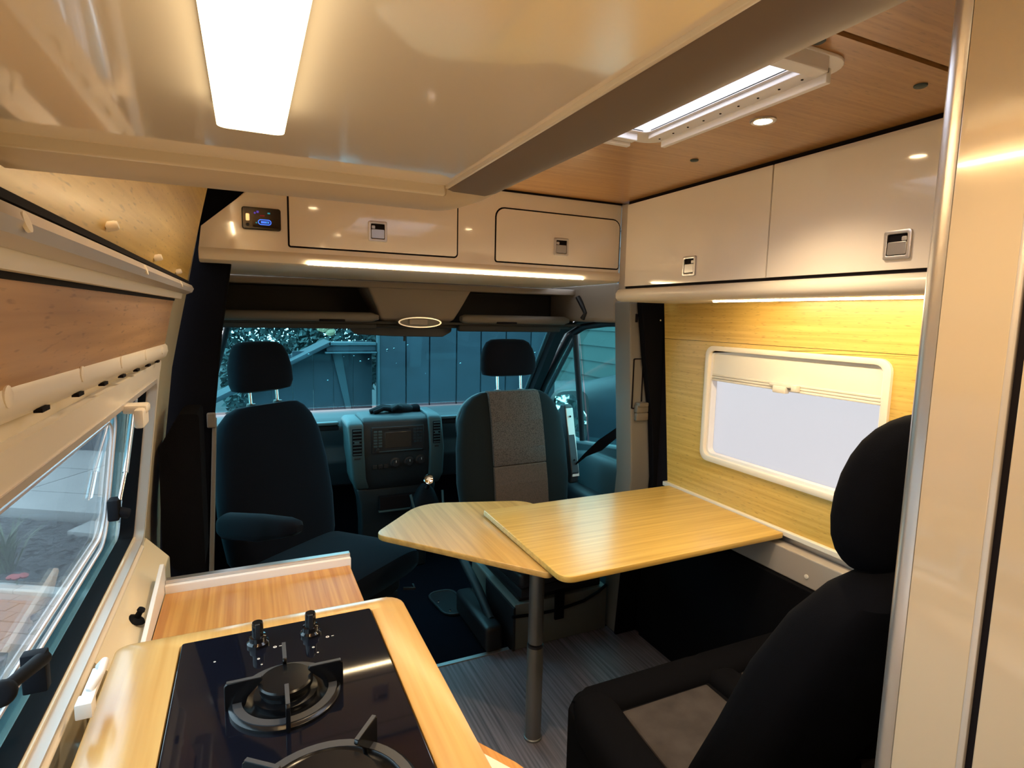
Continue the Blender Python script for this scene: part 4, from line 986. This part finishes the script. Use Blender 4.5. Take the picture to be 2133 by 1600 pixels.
v, f = prismg([(.80, .96), (.90, .96), (1.02, .20), (.97, .20)], 1, 6.27, 6.30); obj('brace', v, f, 'shed_edge', t, bevel=.003)
def leaves(n, cen, rad, size, seed):
    rnd = random.Random(seed); gs = []
    V, F = [], []
    for i in range(n):
        while True:
            p = Vector((rnd.uniform(-1, 1), rnd.uniform(-1, 1), rnd.uniform(-1, 1)))
            if p.length <= 1: break
        p = p.normalized() * (p.length ** .35)
        c = Vector(cen) + Vector((p.x * rad[0], p.y * rad[1], p.z * rad[2]))
        u = Vector((rnd.gauss(0, 1), rnd.gauss(0, 1), rnd.gauss(0, 1))).normalized(); w_ = u.orthogonal().normalized()
        s = size * rnd.uniform(.6, 1.4); k = len(V)
        V += [c - u * s, c + w_ * s * .5, c + u * s, c - w_ * s * .5]; F.append((k, k + 1, k + 2, k + 3))
    return V, F
for k, (cen, rad, lab) in enumerate((((.25, 9.0, .5), (.62, .5, 1.3), 'leafy hedge behind the black headrest, at the left of the windscreen'),
                                     ((1.15, 8.0, .9), (.58, .6, .75), 'leafy shrub rising behind the low shed roof'))):
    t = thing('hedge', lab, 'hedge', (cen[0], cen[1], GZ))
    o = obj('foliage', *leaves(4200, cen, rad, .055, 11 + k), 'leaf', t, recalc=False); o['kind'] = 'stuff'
    tube('stem', [(cen[0], cen[1], GZ), (cen[0] + .05, cen[1], cen[2])], [.05, .03], 'shed', t)
g = [latheg([(.03, 0), (.05, .02), (.02, .04)], (.74 + .30 * random.random(), 7.3, 1.13 + .12 * random.random()), 7, (random.random() - .5, -1, .3)) for _ in range(14)]
o = obj('blossom', *join(g), 'blossom', t); o['kind'] = 'stuff'
# to the right: weatherboard house and a covered car
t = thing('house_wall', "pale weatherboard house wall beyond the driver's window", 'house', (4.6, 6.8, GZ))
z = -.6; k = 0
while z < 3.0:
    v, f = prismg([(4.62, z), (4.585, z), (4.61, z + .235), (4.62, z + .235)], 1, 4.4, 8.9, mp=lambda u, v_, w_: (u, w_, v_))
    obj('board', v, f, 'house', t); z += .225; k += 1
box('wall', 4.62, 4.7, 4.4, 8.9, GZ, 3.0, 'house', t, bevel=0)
cv = [[(x, y, z) for x, z in selip(4.02, GZ + h * .42, .54, h * .58, 3.0, 26)] for y, h in ((7.6, .7), (7.5, 1.02), (7.0, 1.14), (6.1, 1.24), (5.5, 1.38), (4.8, 1.52), (4.2, 1.56), (3.8, 1.4), (3.7, .9))]
o = loft('covered_car', cv, 'cover', None)
tag(o, "dark smooth covered car rising to the right outside the driver's window", 'car')
t = thing('tree', 'leafy tree behind the van, reflected in the driver side mirror', 'tree', (6.4, -1.5, GZ))
o = obj('foliage', *leaves(2600, (6.4, -1.5, 1.25), (1.1, 1.5, 1.3), .07, 31), 'leaf', t, recalc=False); o['kind'] = 'stuff'
tube('trunk', [(6.4, -1.5, GZ), (6.45, -1.5, 1.3)], [.12, .06], 'shed', t)
# seen through the sliding door: slabs, gravel bed, plants, brick path, fence
def gp(e_, f_, z): return (-1.141 + .8538 * e_ + .5206 * f_, 6.213 - .5206 * e_ + .8538 * f_, z)   # along / across the patio edge
def gslab(name, e0, e1, f0, f1, z0, z1, mat, par, bevel=.005):
    v, f = boxg(e0, e1, f0, f1, z0, z1); return obj(name, [gp(*p) for p in v], f, mat, par, bevel=bevel)
t = thing('patio', 'pale concrete patio of large slabs outside the sliding door window', 'patio', gp(-1, 1, GZ))
eb = [.06, -1.51, -3.3, -5.1]; fb = [0, .50, 1.32, 2.14]
for i in range(3):
    for j in range(3):
        gslab('slab', eb[i + 1] + .008, eb[i] - .008, fb[j] + .006, fb[j + 1] - .006, GZ - .02, GZ + .10 + random.uniform(-.003, .003), 'slab', t)
q = [(-1.51, 6.06), (-1.385, 6.30), (-.80, 5.93), (-.85, 5.6)]
o = prism('stepping_slab', q, 2, GZ - .02, GZ + .05, 'slab', None, bevel=.006); tag(o, 'single pale stepping slab in the dark gravel before the patio', 'slab')
rnd = random.Random(5); V, F = [], []
for i in range(5200):
    x, y, _ = gp(rnd.uniform(-2.6, 1.3), rnd.uniform(-1.20, -.03), 0)
    s = rnd.uniform(.015, .042); c = Vector((x, y, GZ - .012 + rnd.uniform(0, .02))); a = rnd.uniform(0, 6.28); k = len(V)
    for d in range(4): V.append(c + Vector((s * math.cos(a + d * 1.57), s * .7 * math.sin(a + d * 1.57), rnd.uniform(0, .012))))
    V.append(c + Vector((0, 0, s * .55)))
    F += [(k, k + 1, k + 4), (k + 1, k + 2, k + 4), (k + 2, k + 3, k + 4), (k + 3, k, k + 4)]
o = obj('gravel_bed', V, F, 'gravel', None, recalc=False); o['kind'] = 'stuff'; o['label'] = 'dark slate gravel bed outside the sliding door window'; o['category'] = 'gravel'
t = thing('brick_path', 'reddish brick path with a pale kerb below the gravel bed outside the sliding door', 'path', gp(-.5, -2, GZ))
for k in range(5): gslab('kerb_stone', 1.0 - .7 * k - .694, 1.0 - .7 * k, -1.31, -1.215, GZ - .04, GZ + .03, 'slab', t)
for i in range(13):
    for j in range(14):
        e0 = .8 - .205 * j - (.1 if i % 2 else 0); f0 = -1.425 - .108 * i
        gslab('brick', e0, e0 + .197, f0, f0 + .100, GZ - .03, GZ + .008 + random.uniform(0, .006), 'brick', t, bevel=0)
for k, (x, y, n, lab) in enumerate(((-1.74, 5.36, 70, 'spiky green grass tuft at the left of the gravel bed'), (-2.15, 5.95, 40, 'smaller grass tuft further back in the gravel bed'))):
    V, F = [], []
    rnd = random.Random(k)
    for i in range(n):
        a = rnd.uniform(0, 6.28); ln = rnd.uniform(.2, .40); sp = rnd.uniform(.05, .25); b = Vector((x + rnd.uniform(-.06, .06), y + rnd.uniform(-.06, .06), GZ)); q = Vector((math.cos(a), math.sin(a), 0)); sd = Vector((-q.y, q.x, 0)) * .008; s0 = len(V)
        V += [b - sd, b + sd, b + q * sp * .5 + Vector((0, 0, ln * .7)) + sd, b + q * sp * .5 + Vector((0, 0, ln * .7)) - sd, b + q * sp * 1.2 + Vector((0, 0, ln))]
        F += [(s0, s0 + 1, s0 + 2, s0 + 3), (s0 + 3, s0 + 2, s0 + 4)]
    o = obj('grass_tuft', V, F, 'leaf2', None, recalc=False); tag(o, lab, 'plant')
fx, fy = -1.565, 5.03
t = thing('red_flower', 'small red flower at the front edge of the gravel bed', 'flower', (fx, fy, GZ))
obj('petals', *join([latheg([(.0, 0), (.025, .01), (.03, .025), (.01, .03)], (fx + dx_, fy + dy_, GZ + .07), 8, (dx_ * 8, dy_ * 8 - .3, 1)) for dx_, dy_ in ((0, 0), (.035, .01), (-.03, .015))]), 'redflower', t, smooth=True)
tube('stem', [(fx, fy, GZ), (fx, fy, GZ + .08)], .005, 'leaf2', t)
t = thing('fence', 'dark board fence at the far side of the patio', 'fence', gp(-3, 2.5, GZ))
for k in range(16):
    e0 = -1.8 - .20 * k
    gslab('board', e0 - .194, e0, 2.50, 2.525 + random.random() * .01, GZ, 1.15, 'shed', t, bevel=0)
gslab('rail', -5.0, -1.8, 2.53, 2.57, .5, .6, 'shed', t, bevel=0)
